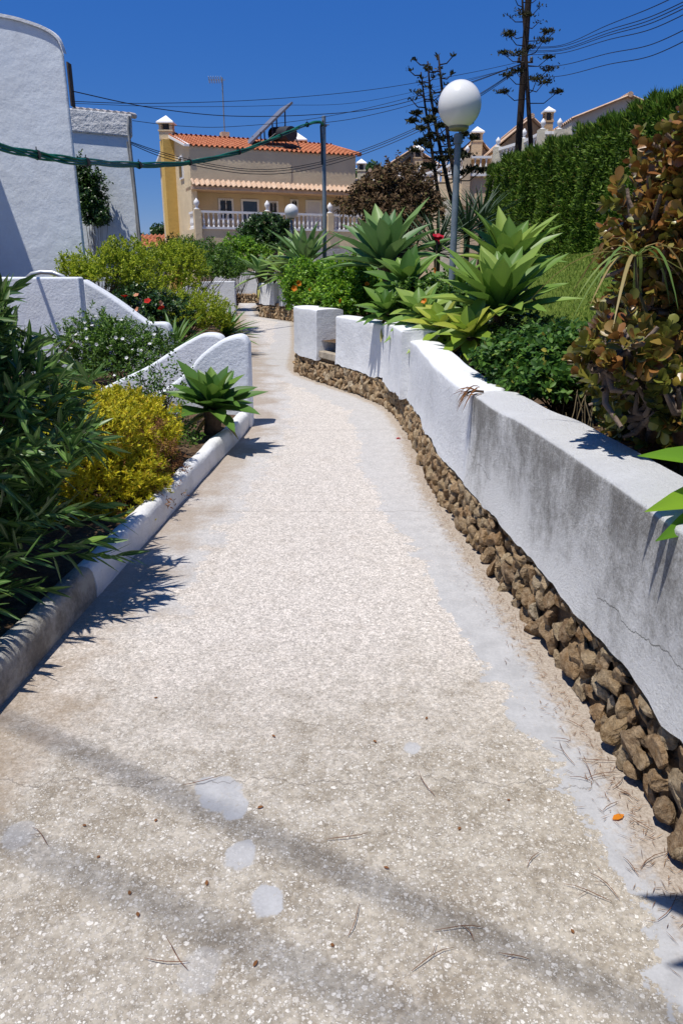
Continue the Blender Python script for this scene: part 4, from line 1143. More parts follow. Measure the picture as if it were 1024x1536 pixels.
# ------------------------------------------------------------------ shrubs
def shrub(name, label, cat, foot, blobs, mat, per, L, W, ang=55, prof=OVAL, cols=3, sl=.16, twigs=60, fold=.15, grav=.15, tr=.010, group=None, start=.2, tipang=None, rnd=.4, up=.5, fill=.5, bump=.35, jit=.3):
    """blobs: (centre, radii, shoots)."""
    root = thing(name, label, cat, foot, group)
    Bs, Ds = [], []
    for k, (c, r, n) in enumerate(blobs):
        B, D = crown_shoots(c, r, n, sl, seed=len(label) + k * 3.7, up=up, fill=fill, bump=bump, rnd=rnd); Bs.append(B); Ds.append(D)
    B = np.concatenate(Bs); D = np.concatenate(Ds)
    foliage('foliage', mat, root, shoot_leaves(B, D, sl * rng.uniform(.7, 1.2, len(B)), per, L, W, ang, start, prof, cols, fold, jit, .1, grav, tipang))
    if twigs: twig_mesh(foot, B, twigs, tr).build('stems', M_BARK, root, smooth=True)
    return root
# oleander, near left
o_ = shrub('oleander', 'tall dark green oleander with long narrow leaves filling the left edge', 'oleander', (-1.95, 3.2, .1),
    [((-2.06, 3.35, 1.0), (.80, .75, .76), 330), ((-1.95, 2.9, .42), (.46, .75, .38), 130), ((-1.86, 3.55, .50), (.46, .5, .42), 150), ((-1.68, 2.7, .38), (.26, .6, .26), 70), ((-1.70, 3.3, 1.35), (.3, .45, .42), 60), ((-2.0, 3.0, 1.5), (.5, .5, .35), 70)], L_OLE, 17, .145, .028, 52, LANCE, 3, .26, 70, .12, .18, .011, start=.1, tipang=28, jit=.22, fill=.42)
B = np.array([(-1.50, 3.15, .36), (-1.45, 3.28, .30), (-1.50, 3.35, .42), (-1.55, 3.1, .5), (-1.60, 3.5, .42), (-1.75, 2.75, .32), (-1.7, 2.9, .40), (-1.85, 2.6, .5), (-1.7, 3.0, .26)])
D = np.array([(1, .2, .12), (1, .1, 0), (1, .3, .05), (1, -.1, .3), (.9, .3, .1), (1, -.3, .1), (1, 0, .15), (1, -.4, .2), (1, -.1, .05)])
foliage('foliage', L_OLE, o_, shoot_leaves(B, D, .42, 17, .15, .025, 48, .15, LANCE, 3, .12, .2, .05, .1, 20))
# yellow bush
yb = shrub('yellow_bush', 'mounded yellow-green bush with withered brown side behind the kerb', 'bush', (-1.62, 5.1, .1),
    [((-1.80, 5.05, .30), (.60, .85, .52), 2100), ((-1.60, 4.75, .2), (.38, .5, .36), 800), ((-1.62, 5.7, .36), (.34, .4, .36), 420), ((-1.9, 5.5, .3), (.5, .6, .48), 700), ((-1.58, 5.5, .34), (.30, .40, .36), 420)], L_YEL, 16, .034, .011, 70, LANCE, 2, .07, 80, 0, .05, .007, start=.1, tipang=35, fill=.86, bump=.32, up=.55, rnd=.35)
B, D = crown_shoots((-1.45, 5.15, .27), (.30, .46, .31), 200, .08, 3, fill=.8)
foliage('withered_foliage', L_BRN, yb, shoot_leaves(B, D, .10, 14, .035, .008, 60, .2, LANCE, 2, 0))
B, D = crown_shoots((-1.60, 5.05, .20), (.50, .72, .40), 260, .10, 5, fill=.5)
foliage('inner_foliage', L_BRN, yb, shoot_leaves(B, D, .10, 9, .03, .007, 60, .2, LANCE, 2, 0))
# sparse twiggy shrub in front of the wing walls
shrub('twiggy_shrub', 'sparse twiggy shrub with small leaves before the rear wing wall', 'shrub', (-1.75, 7.3, .1),
    [((-1.72, 7.25, .50), (.40, .28, .42), 110), ((-2.1, 7.4, .4), (.4, .3, .4), 90), ((-1.5, 6.5, .22), (.28, .5, .16), 130), ((-1.9, 6.7, .3), (.35, .4, .25), 100)], L_MID, 5, .04, .02, 55, OVAL, 3, .2, 100, .1, .1, .006, fill=.3, bump=.5)
# white flowers
wf = shrub('flowering_shrub', 'low green shrub dotted with small white flowers below the stair wall', 'flowering shrub', (-2.9, 9.95, 0),
    [((-2.85, 9.9, .48), (.74, .42, .54), 700), ((-3.3, 10.2, .6), (.6, .4, .5), 380)], L_MID, 12, .055, .019, 50, LANCE, 3, .18, 50, .1, .15, .006)
B, D = crown_shoots((-2.85, 9.85, .50), (.76, .46, .56), 60, 0, 5, fill=.97)
bloom(B, .030, F_WHITE, wf)
# hibiscus
hb = shrub('hibiscus', 'dark leaved hibiscus with large red blooms behind the stair wall', 'hibiscus', (-3.45, 12.9, 0),
    [((-3.45, 12.8, .95), (.62, .5, .42), 260), ((-2.95, 12.9, .75), (.5, .4, .5), 160)], L_DARK, 9, .075, .042, 60, OVAL, 3, .16, 50, .12, .2)
bloom([at(187, 446, 12.2), at(222, 453, 12.2), at(243, 464, 12.3), at(178, 462, 12.2)], .075, F_RED, hb)
bloom([at(205, 444, 12.3), at(207, 465, 12.2), at(240, 455, 12.3)], .06, F_PEACH, hb)
# lime and green shrubs along the left
def px_blob(px, py, Y, rx, ry, rz, n): 
    c = at(px, py, Y); return ((c.x, c.y, c.z), (rx, ry, rz), n)
shrub('lime_shrub', 'feathery lime-green shrub against the foot of the tall white house', 'shrub', (-4.3, 13.2, 0),
    [px_blob(165, 408, 13.4, .78, .6, .46, 480), px_blob(120, 402, 13.3, .5, .4, .3, 160), px_blob(195, 380, 13.8, .5, .5, .35, 220)], L_LIME, 15, .05, .022, 55, OVAL, 2, .22, 60, .1, .15, tipang=30)
shrub('lime_shrub', 'tallest lime-green shrub in front of the yellow villa chimney', 'shrub', (-4.0, 16.2, 0),
    [px_blob(240, 412, 16, 1.0, .8, .62, 640), px_blob(262, 380, 16.4, .6, .6, .35, 260), px_blob(215, 440, 15.3, .8, .5, .4, 260)], L_LIME, 15, .055, .024, 55, OVAL, 2, .24, 60, .1, .15, tipang=30)
shrub('lime_shrub', 'low yellow-lime shrub bulging toward the path left of the strap-leaved agave', 'shrub', (-3.1, 14.2, 0),
    [px_blob(298, 466, 14, .62, .6, .42, 520), px_blob(322, 480, 13.9, .35, .4, .3, 150)], L_LIME, 13, .05, .018, 55, OVAL, 2, .18, 40, .1, .15, tipang=30)
shrub('green_shrub', 'mid green shrub right of the lime shrubs below the villa terrace', 'shrub', (-4.3, 21, 0),
    [px_blob(302, 392, 20.5, 1.1, .9, .6, 560), px_blob(330, 405, 19.5, .7, .6, .4, 240), px_blob(275, 372, 21, .6, .6, .4, 200)], L_MID, 13, .08, .028, 55, OVAL, 2, .26, 60, .1, .15)
shrub('green_shrub', 'bright green rounded shrub behind the wall end at the far bend', 'shrub', (-4.3, 31, 0),
    [px_blob(366, 388, 30.5, 1.1, 1, .95, 620), px_blob(345, 400, 29.5, .6, .6, .5, 200)], L_BRIGHT, 12, .12, .05, 55, OVAL, 2, .3, 40, .1, .15)
shrub('dark_tree', 'dark round tree standing under the villa balustrade', 'tree', (-3.4, 35, 0),
    [px_blob(400, 346, 34.5, 1.15, 1.1, .75, 620), px_blob(385, 362, 34, .9, .8, .5, 250), px_blob(415, 368, 34, .8, .8, .5, 250)], L_DARK, 12, .13, .06, 60, OVAL, 2, .3, 60, .1, .15, .03)
# right bed bushes
gb = shrub('green_bush', 'lush green bush above the end pier, left of the gap in the wall', 'bush', (-.35, 14.2, .5),
    [px_blob(470, 428, 14, .62, .7, .55, 620), px_blob(450, 445, 13.6, .3, .4, .4, 160), px_blob(482, 455, 13, .4, .4, .35, 220)], L_BRIGHT, 12, .07, .028, 55, OVAL, 2, .2, 60, .12, .2)
bloom([at(447, 425, 13.2), at(441, 433, 13.2), at(467, 436, 13.3)], .07, F_ORANGE, gb)
gb = shrub('green_bush', 'yellow-green bush with orange flowers right of the gap in the wall', 'bush', (.45, 12.6, .5),
    [px_blob(527, 428, 12.4, .55, .6, .48, 620), px_blob(512, 455, 11.6, .35, .3, .3, 220), px_blob(550, 440, 12, .4, .4, .4, 220)], L_BRIGHT, 12, .07, .032, 55, OVAL, 2, .2, 60, .12, .2)
bloom([at(550, 427, 11.6), at(508, 451, 11.3), at(532, 386, 12.4)], .05, F_ORANGE, gb)
gb = shrub('leafy_shrub', 'small leafy shrub with yellow-orange flowers at the lamp post foot', 'shrub', (1.1, 9.5, .6),
    [px_blob(650, 448, 9.3, .5, .5, .3, 420), px_blob(700, 462, 8.8, .4, .4, .3, 260)], L_MID, 10, .06, .03, 55, OVAL, 2, .18, 40, .12, .2)
bloom([at(637, 452, 8.2), at(654, 405, 8.6), at(694, 408, 8.6), at(677, 428, 8.5)], .05, F_ORANGE, gb)
rb = thing('red_flower', 'single crimson flower head beside the lamp post shaft', 'flower', at(655, 358, 10) - Vector((0, 0, .9)))
bloom([at(655, 357, 10), at(652, 362, 10.05), at(659, 360, 10)], .085, F_PINK, rb)
mb = MB(); mb.tube([at(655, 358, 10) - Vector((0, 0, .95)), at(655, 360, 10)], .012, 5); mb.build('stalk', M_STEMG, rb)
shrub('ivy_shrub', 'dark glossy shrub spilling over the wall top below the agaves', 'shrub', (1.55, 5.1, .62),
    [((1.36, 4.95, 1.0), (.40, .45, .27), 420), ((1.22, 4.6, .95), (.24, .3, .18), 190), ((1.70, 5.2, .95), (.4, .45, .3), 260), ((1.08, 5.1, 1.02), (.2, .35, .16), 130)], L_NEARG, 9, .056, .030, 60, OVAL, 3, .14, 70, .16, .2, .006)
shrub('ground_cover_shrub', 'low dark undergrowth between the agaves and the lawn', 'shrub', (1.8, 7.4, .7),
    [((1.75, 7.2, .95), (.6, 1.2, .25), 420), ((1.5, 8.8, .9), (.5, .9, .25), 240)], L_DARK, 9, .06, .03, 60, OVAL, 2, .16, 40, .16, .2, .006)
# dry bush and dark sword plant
shrub('dry_bush', 'brown half-dry bush behind the large upright agave', 'bush', (1.2, 17.5, .7),
    [px_blob(592, 285, 17.5, .80, .8, .62, 420), px_blob(625, 300, 17.2, .6, .6, .6, 260), px_blob(552, 302, 17.5, .6, .6, .5, 260), px_blob(600, 320, 17, .9, .7, .5, 260)], L_DRY, 9, .11, .045, 60, OVAL, 2, .28, 160, .1, .3, .016, fill=.35, bump=.5)
for k, (px, py, Y, lab) in enumerate(((700, 345, 15, 'dark sword-leaved clump between the lamp post and the hedge'), (655, 372, 14.2, 'dark sword-leaved clump left of the lamp post, under the dry bush'), (722, 330, 16.2, 'dark sword-leaved clump touching the end of the hedge'))):
    c = at(px, py, Y)
    agave(lab, (c.x, c.y + .1, gz(c.x, c.y)), c, (0, -.1, 1), 60, 1.05, .05, L_YUC, el1=-15, prof=STRAP, cols=3, cat='sword plant', name='sword_plant', bend=.08)

# ------------------------------------------------------------------ hedge
HG = thing('hedge', 'tall clipped dark green cypress hedge above the lawn on the right', 'hedge', (5.2, 12.9, 1.8))
ys = np.linspace(4, 22.3, 60)
def htop(y): return 4.18 + .18 * noise.noise(Vector((y * .9, 1, 0))) + .20 * noise.noise(Vector((y * 3.1, 4, 0))) + .25 * sm(12, 9, y)
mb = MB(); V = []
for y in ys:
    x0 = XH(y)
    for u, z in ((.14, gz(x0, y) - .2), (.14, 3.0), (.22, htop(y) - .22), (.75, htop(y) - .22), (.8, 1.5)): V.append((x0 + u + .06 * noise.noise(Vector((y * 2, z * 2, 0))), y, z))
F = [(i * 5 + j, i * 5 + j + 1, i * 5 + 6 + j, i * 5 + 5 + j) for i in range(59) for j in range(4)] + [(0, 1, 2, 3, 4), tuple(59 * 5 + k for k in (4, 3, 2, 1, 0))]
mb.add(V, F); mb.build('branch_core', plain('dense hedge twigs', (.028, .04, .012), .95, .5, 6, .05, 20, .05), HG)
n = 170000
y = 4 + 18.4 * rng.uniform(0, 1, n); xh = np.array([XH(v) for v in y]); zt = np.array([htop(v) for v in y]); zb = np.array([gz(a, b) for a, b in zip(xh, y)])
sel = rng.uniform(0, 1, n)
z = np.where(sel < .84, zb + (zt - zb) * rng.uniform(-.02, 1, n), zt - .05)
lump = np.array([.16 * noise.noise(Vector((a * 2.2, b * .5, 3))) + .13 * noise.noise(Vector((a * 6, b * 1.3, 9))) for a, b in zip(y, z)])
x = np.where(sel < .84, xh + .03 + lump + rng.uniform(0, .10, n), xh + rng.uniform(0, .8, n))
end = sel > .965; y = np.where(end, 22.3 + rng.uniform(-.1, .15, n), y); z = np.where(end, zb + (zt - zb) * rng.uniform(0, 1, n), z); x = np.where(end, xh + rng.uniform(0, .8, n), x)
topm = z > zt - .2
D = np.stack([np.where(sel < .84, -.35, 0) + rng.normal(0, .5, n), rng.normal(0, .5, n), np.where(topm, 1.5, .55) + rng.normal(0, .55, n)], 1)
N = np.stack([np.full(n, -1.0) + rng.normal(0, .8, n), rng.normal(0, .9, n), rng.normal(.3, .7, n)], 1)
foliage('foliage', L_HEDGE, HG, leaves(np.stack([x, y, z], 1), D, N, rng.uniform(.05, .13, n) * np.where(topm, 1.5, 1), rng.uniform(.016, .034, n), DIAM, 2, 0))

# ------------------------------------------------------------------ jade bush
J = thing('jade_bush', 'big jade bush with round brownish-red leaves and thick branches at the right edge', 'jade bush', (1.75, 3.85, .62))
blobs = [((1.88, 3.75, 1.95), (.60, .5, .42), 190), ((1.66, 3.4, 2.12), (.30, .3, .24), 90), ((1.92, 3.4, 2.3), (.36, .3, .24), 110), ((1.62, 3.45, 1.92), (.30, .3, .3), 100), ((1.85, 3.35, 2.05), (.4, .3, .3), 110), ((1.45, 3.5, 1.78), (.26, .3, .24), 70), ((1.10, 2.95, 1.30), (.18, .26, .16), 34), ((1.28, 3.0, 1.12), (.22, .3, .2), 40), ((1.95, 3.4, 1.7), (.45, .4, .4), 120), ((1.72, 3.5, 2.0), (.36, .35, .26), 80), ((1.75, 3.5, 1.45), (.45, .4, .3), 110), ((1.58, 3.55, 1.62), (.36, .45, .32), 115), ((1.95, 3.6, 1.25), (.60, .5, .5), 180), ((1.52, 3.65, 1.15), (.30, .4, .35), 90), ((1.65, 3.6, .92), (.34, .4, .28), 70), ((2.1, 3.7, 2.25), (.45, .4, .32), 70)]
B, D = [], []
for k, (c, r, n) in enumerate(blobs):
    b, d = crown_shoots(c, r, int(n * 1.6), .10, seed=20 + k * 5, up=.55, fill=.35, bump=.4, zmin=-.8, rnd=.5); B.append(b); D.append(d)
B = np.concatenate(B); D = np.concatenate(D)
low = B[:, 2] + rng.normal(0, .25, len(B)) < 1.35
L_JADEG = leafmat('olive jade leaf', [(0, (.10, .11, .02)), (.5, (.19, .20, .032)), (.8, (.27, .24, .04)), (1, (.26, .12, .03))], .36, .16, .5, .25, 2.2)
L_JADE.name = 'reddish jade leaf'
foliage('foliage', L_JADE, J, shoot_leaves(B[~low], D[~low], .11, 12, .058, .041, 58, .25, OBOV, 5, .10, .3, 0, .02, 30))
foliage('foliage', L_JADEG, J, shoot_leaves(B[low], D[low], .11, 12, .055, .039, 58, .25, OBOV, 5, .10, .3, 0, .02, 30))
mb = MB(); base = Vector((1.75, 3.85, .58)); hubs = []
for k, (c, r, n) in enumerate(blobs):
    for q in range(3):
        h = Vector(c) + Vector((random.uniform(-.4, .4) * r[0], random.uniform(-.4, .4) * r[1], random.uniform(-.6, .1) * r[2]))
        m1 = base.lerp(h, .35) + Vector((random.uniform(-.1, .1), random.uniform(-.1, .1), .02)); m2 = base.lerp(h, .7) + Vector((random.uniform(-.1, .1), random.uniform(-.1, .1), .05))
        mb.tube([base + Vector((random.uniform(-.12, .12), random.uniform(-.1, .1), 0)), m1, m2, h], [.042, .034, .027, .022], 8, False); hubs.append(h)
for b in B:
    v = Vector(b); h = min(hubs, key=lambda t: (t - v).length)
    m = h.lerp(v, .5) + Vector((random.uniform(-.05, .05), random.uniform(-.05, .05), -.03))
    mb.tube([h, m, v], [.017, .013, .008], 6, False)
mb.build('branches', M_BARKG, J, smooth=True)
# long drooping leaves in front of it
DR = thing('dracaena', 'thin dracaena with long drooping yellow-brown leaves in front of the jade bush', 'dracaena', (1.36, 3.15, .62))
c = np.array(at(952, 385, 3.15)); n = 17
q = rng.uniform(0, 6.283, n); e = rng.uniform(.1, 1.1, n)
d = np.stack([np.cos(q) * np.cos(e), np.sin(q) * np.cos(e), np.sin(e)], 1); N = np.stack([-np.cos(q) * np.sin(e), -np.sin(q) * np.sin(e), np.cos(e)], 1)
bd = np.zeros((n, 3)); bd[:, 2] = -rng.uniform(.7, 1.35, n)
foliage('leaves', L_DRAC, DR, leaves(np.repeat(c[None], n, 0), d, N, rng.uniform(.26, .48, n), .015, [(0, .6), (.15, .9), (.3, 1), (.45, 1), (.6, .9), (.75, .7), (.9, .4), (1, .05)], 3, .2, bd))
mb = MB(); mb.tube([(1.62, 3.4, .58), (1.48, 3.3, 1.1), tuple(c + np.array((.03, .02, -.12))), tuple(c)], [.007, .0065, .006, .005], 7); mb.build('stem', M_STEMG, DR, smooth=True)
# dry stalks at the foot of the jade bush
DS = thing('dry_stalks', 'thin dry upright stalks on the bare soil below the jade bush', 'stalks', (1.45, 4.0, .62))
mb = MB()
for k in range(46):
    x_, y_ = random.uniform(1.28, 1.75), random.uniform(3.3, 4.4); t_ = Vector((x_ + random.uniform(-.1, .1), y_ + random.uniform(-.1, .1), .62 + random.uniform(.1, .38)))
    mb.tube([(x_, y_, .58), ((x_ + t_.x) / 2 + random.uniform(-.02, .02), (y_ + t_.y) / 2, t_.z - .12), t_], [.004, .003, .002], 4)
mb.build('stems', plain('dry straw stem', (.26, .20, .11), .9, .3, 8), DS)
P = np.stack([rng.uniform(1.25, 1.8, 260), rng.uniform(3.2, 5.0, 260), np.full(260, .63)], 1); P[:, 2] = [gz(a, b) + .03 for a, b in P[:, :2]]
foliage('fallen_leaves', L_BRN, DS, leaves(P, rdir(260) * np.array((1, 1, .2)), np.array([0, 0, 1.0]) + rng.normal(0, .3, (260, 3)), rng.uniform(.03, .08, 260), .016, LANCE, 3, .2))
# dead leaf tuft hanging on the wall edge
DT = thing('dead_leaf_tuft', 'tuft of dead brown leaves hanging over the wall edge below the glossy shrub', 'dead leaves', (XR(4.42) + .06, 4.42, .88))
n = 20; q = rng.uniform(-.5, .5, n)
foliage('leaves', L_BRN, DT, leaves(np.repeat(np.array([[XR(4.42) + .06, 4.42, .905]]), n, 0) + rng.normal(0, .015, (n, 3)), np.stack([np.full(n, -.6), q, rng.uniform(-.3, .5, n)], 1), np.array([-.2, -.3, 1.0]) + rng.normal(0, .2, (n, 3)), rng.uniform(.08, .17, n), .012, LANCE, 3, .2, np.stack([np.zeros(n), np.zeros(n), -rng.uniform(.4, 1.1, n)], 1)))
mb = MB(); mb.tube([(XR(4.42) + .11, 4.42, .895), (XR(4.42) + .05, 4.42, .90)], .008, 5); mb.build('stub', M_BARK, DT)

# ------------------------------------------------------------------ agave flower stalks
def stalk(label, pts, r0, arms, Y, clump, side=1.0):
    P = [at(px, py, Y + k * .05) for k, (px, py) in enumerate(pts)]
    root = thing('flower_stalk', label, 'flower stalk', P[0])
    mb = MB(); mb.tube(P, [r0 * (1 - .75 * k / (len(P) - 1)) for k in range(len(P))], 7)
    parts = []
    seg = [(P[i + 1] - P[i]).length for i in range(len(P) - 1)]; tot = sum(seg)
    for k in range(arms):
        f = .30 + .70 * (k + .5) / arms; s = f * tot; i = 0
        while i < len(seg) - 1 and s > seg[i]: s -= seg[i]; i += 1
        p = P[i].lerp(P[i + 1], min(1, s / seg[i]))
        q = k * 2.4; ln = side * (.75 - .45 * f) * random.uniform(.8, 1.15)
        d = Vector((math.cos(q), math.sin(q) * .8, .0)).normalized()
        e = p + d * ln + Vector((0, 0, ln * .35)); m = p + d * ln * .55
        mb.tube([p, m, e], [.016, .014, .010], 5)
        cs = clump * (1.15 - .75 * f) * random.uniform(.5, 1.0)
        for b in range(4):
            b2 = e + Vector((random.uniform(-1, 1), random.uniform(-1, 1), random.uniform(.0, .5))) * cs * 1.2; mb.tube([m.lerp(e, .8), b2], [.007, .004], 4)
        n = int(120 if f < .72 else 14)
        pp = np.array(e) + rng.normal(0, 1, (n, 3)) * np.array((cs * .65, cs * .65, cs * .13))
        parts.append(leaves(pp, rng.normal(0, 1, (n, 3)) + np.array((0, 0, .9)), rdir(n), rng.uniform(.05, .12, n), .036, OVAL, 2, 0))
    mb.build('stem', M_POLEW, root, smooth=True)
    foliage('seed_heads', leafmat('dark seed head', [(0, (.018, .022, .012)), (.7, (.04, .045, .02)), (1, (.10, .085, .035))], .8, .1, .1, .2, 3), root, merge(parts))
stalk('tallest agave flower stalk of the trio left of the globe lamp', [(700, 352), (686, 300), (672, 210), (662, 130), (657, 82)], .07, 20, 19, .17)
stalk('middle agave flower stalk of the trio, leaning left behind the globe lamp', [(690, 345), (672, 280), (655, 200), (645, 140), (641, 92)], .065, 18, 19.4, .18)
stalk('leftmost agave flower stalk of the trio, with leafy lower tufts', [(668, 348), (655, 280), (645, 210), (636, 150), (631, 108)], .055, 18, 19.8, .2)
stalk('agave flower stalk with dark plate-like tufts beside the utility pole', [(797, 235), (792, 160), (789, 100), (786, 40), (783, 4), (782, -30)], .08, 26, 25.6, .30, 1.45)
# climber on the second house, distant tree
shrub('climbing_plant', 'dark climbing plant hanging down the wall between the two white houses', 'climber', (-6.2, 19.6, 0),
    [px_blob(133, 300, 19.6, .42, .25, .85, 420), px_blob(125, 262, 19.6, .25, .2, .5, 120), px_blob(147, 325, 19.6, .35, .25, .4, 160), px_blob(148, 285, 19.7, .3, .15, .55, 50)], L_DARK, 9, .085, .04, 60, OVAL, 2, .22, 14, .1, .3, .010, fill=.3)
shrub('tree', 'small dark tree beside the low distant red roof', 'tree', (at(235, 365, 60).x, 60, 0), [px_blob(240, 350, 60, .75, .8, .8, 160), px_blob(222, 357, 61, 1.2, .8, .35, 130)], L_DARK, 9, .25, .12, 60, OVAL, 2, .5, 40, .1, .2, .04)
shrub('tree', 'dark green tree top showing right of the yellow villa', 'tree', (at(548, 275, 52).x, 52, 0), [px_blob(553, 262, 52, 1.0, 1, .7, 200), px_blob(575, 268, 52, 1.0, 1, .6, 160)], L_DARK, 9, .25, .12, 60, OVAL, 2, .5, 30, .1, .2, .05)
# ------------------------------------------------------------------ lamps, poles, cables
def globe_mat():
    m, t = newmat('opal globe'); g = NT(t); c = g.pos()
    b = g.mix(g.noise(c, 6, 4, .6), (.80, .80, .77), (.84, .84, .82)); g.finish(b, .22, None, .5, 0, .12); return m
M_GLOBE = globe_mat()
M_POST = plain('grey-blue painted post', (.17, .21, .24), .5, .25, 9, .001, 60, .4)
def sphere(c, r, n=32, squash=1.0):
    V, F = [], []
    for i in range(n // 2 + 1):
        a = math.pi * i / (n // 2)
        for k in range(n): V.append((c[0] + r * math.sin(a) * math.cos(2 * math.pi * k / n), c[1] + r * math.sin(a) * math.sin(2 * math.pi * k / n), c[2] + r * squash * math.cos(a)))
    for i in range(n // 2):
        for k in range(n): F.append((i * n + k, i * n + (k + 1) % n, (i + 1) * n + (k + 1) % n, (i + 1) * n + k))
    return V, F
def lamp(label, gp, r, foot_z, pr):
    gp = Vector(gp); root = thing('street_lamp', label, 'lamp', (gp.x, gp.y, foot_z))
    mb = MB(); mb.add(*sphere(gp, r, 40, 1.03)); mb.build('globe', M_GLOBE, root, smooth=True)
    mb = MB(); z = gp.z - r
    mb.lathe((gp.x, gp.y, z), [(r * .25, -.022), (r * .40, -.018), (r * .47, -.004), (r * .47, .022), (r * .42, .04)], 24)
    mb.build('collar', plain('dull olive plastic', (.26, .25, .15), .5, .2, 9), root, smooth=True, angle=R(40))
    mb = MB(); mb.tube([(gp.x, gp.y, foot_z - .1), (gp.x, gp.y, foot_z + 1), (gp.x, gp.y, z - .05)], [pr * 1.12, pr, pr * .95], 16)
    mb.lathe((gp.x, gp.y, z - .15), [(pr * 1.3, 0), (pr * 1.3, .09)], 16)
    mb.build('pole', M_POST, root, smooth=True, angle=R(40)); return root
g1 = at(689, 157, 9.0); lamp('globe lamp on a grey post rising among the agaves by the hedge', g1, .232, gz(g1.x, g1.y), .038)
g2 = at(437, 317, 27.6); lamp('small distant globe lamp in front of the villa balustrade', g2, .235, .3, .04)
SPo = thing('steel_pole', 'plain grey steel pole carrying the green cable in front of the villa', 'pole', (at(490, 380, 24.6).x, 24.6, .3))
tp = at(485.5, 176, 24.6)
mb = MB(); mb.tube([(tp.x, 24.6, .2), (tp.x, 24.6, tp.z)], [.065, .06], 14); mb.lathe((tp.x, 24.6, tp.z), [(.065, 0), (.065, .03), (.01, .05)], 12); mb.build('shaft', M_METAL, SPo, smooth=True, angle=R(40))
mb = MB(); mb.tube([(tp.x - .02, 24.52, tp.z - .10), (tp.x - .09, 24.5, tp.z - .25), (tp.x - .07, 24.52, tp.z - .8), (tp.x - .065, 24.53, tp.z - 1.3)], .028, 6)
mb.box((tp.x, 24.6, tp.z - .22), (.09, .085, .02)); mb.tube([(tp.x - .1, 24.6, tp.z - .2), (tp.x + .16, 24.6, tp.z - .2)], .015, 6); mb.build('bracket', M_DARK, SPo)
UP = thing('utility_pole', 'tall dark wooden utility pole rising above the hedge out of the picture', 'utility pole', (at(786, 230, 27).x, 27, 1.5))
xp = at(785, 100, 27).x; zp = at(785, 95, 27).z
mb = MB(); mb.tube([(xp, 27, 1), (xp, 27, 11.3)], [.125, .095], 12); mb.build('shaft', M_POLEW, UP, smooth=True, angle=R(40))
mb = MB(); mb.tube([(xp - .25, 26.86, zp), (xp + .25, 26.86, zp)], .03, 6)
for k in (-.2, 0, .2): mb.lathe((xp + k, 26.86, zp + .02), [(.05, 0), (.05, .1), (.02, .14)], 8)
mb.build('crossarm', M_DARK, UP)
def smooth_line(P, n=14):
    out = []
    for i in range(len(P) - 1):
        a = P[max(i - 1, 0)]; b = P[i]; c = P[i + 1]; d = P[min(i + 2, len(P) - 1)]
        for k in range(n):
            t = k / n; out.append(.5 * (2 * b + (c - a) * t + (2 * a - 5 * b + 4 * c - d) * t * t + (3 * b - a - 3 * c + d) * t ** 3))
    out.append(P[-1]); return out
M_GREEN = plain('green cable sheath', (.015, .16, .095), .4, .2, 6, 0, 60, .4)
M_WIRE = plain('black cable', (.012, .013, .018), .6, .2, 6)
def px_path(pts): return smooth_line([at(*p) for p in pts])
GC = thing('green_cable', 'thick bundle of green cables sagging from the tall white house to the steel pole', 'cable', at(240, 249, 18))
base = [(-60, 208, 10.2), (0, 220, 11.2), (60, 233, 12.1), (120, 242, 13.0), (185, 247, 15.4), (250, 247, 17.5), (310, 239, 19.2), (370, 224, 21), (420, 204, 22.6), (455, 189, 23.8), (476, 183, 24.4), (485, 186, 24.55)]
B_ = px_path(base); sag = [0] * len(B_)
for k in range(5):
    a = k * 1.2566; mb = MB(); pts = []
    for i, p in enumerate(B_):
        tw = a + i * .12; rr = .034 + .016 * math.sin(i * .21 + k * 2)
        pts.append(p + Vector((0, math.cos(tw) * rr, math.sin(tw) * rr)))
    mb.tube(pts, .017, 7); mb.build('strand', M_GREEN, GC, smooth=True, angle=R(50))
for i in range(10, len(B_) - 12, 17):
    mb = MB(); mb.tube([B_[i], B_[i].lerp(B_[i + 1], .12)], .075, 8); mb.tube([B_[i], B_[i] + Vector((0, 0, .11))], .008, 4); mb.build('cable_tie', M_DARK, GC)
def wire(label, pts, r, grp='overhead black wires'):
    P = px_path(pts); mb = MB(); mb.tube(P, r, 5, False); c = P[len(P) // 2]
    o = mb.build('overhead_wire', M_WIRE, None, c, True); tag(o, label, 'wire', grp)
PX, PY_ = 785, 27
W = [('uppermost thin wire from the tall house corner toward the utility pole', [(108, 152, 16), (230, 155, 19), (400, 149, 22), (560, 134, 24), (700, 110, 26), (783, 92, 27)], .007),
 ('wire dipping from the tall house roof across the villa antenna to the utility pole', [(110, 137, 16), (230, 162, 19), (346, 174, 22), (470, 172, 24), (580, 160, 25), (700, 125, 26), (783, 95, 27)], .010),
 ('wire just above the red villa roof ridge', [(199, 181, 20), (270, 189, 21), (346, 190, 23), (470, 178, 24.5), (600, 150, 26), (783, 97, 27)], .007),
 ('faint wire running level above the solar panel', [(112, 155, 17), (260, 160, 19), (420, 158, 22), (560, 150, 24), (783, 99, 27)], .005)]
for i, (dy, lab) in enumerate(((0, 'upper wire of the dark bundle sagging across the villa wall'), (3, 'middle wire of the dark bundle sagging across the villa wall'), (7, 'lowest wire of the dark bundle sagging across the villa wall'))):
    W.append((lab, [(197, 213 + dy * .5, 19.8), (245, 229 + dy, 21), (310, 245 + dy, 22.5), (380, 254 + dy, 24), (450, 249 + dy * 1.1, 25), (540, 226 + dy, 26), (640, 184 + dy, 26.5), (720, 140 + dy * .6, 26.8), (783, 99 + dy * .4, 27)], .010))
W.append(('wire from the steel pole top rising to the utility pole', [(487, 184, 24.6), (540, 176, 25), (620, 156, 25.6), (700, 127, 26.4), (783, 96, 27)], .008))
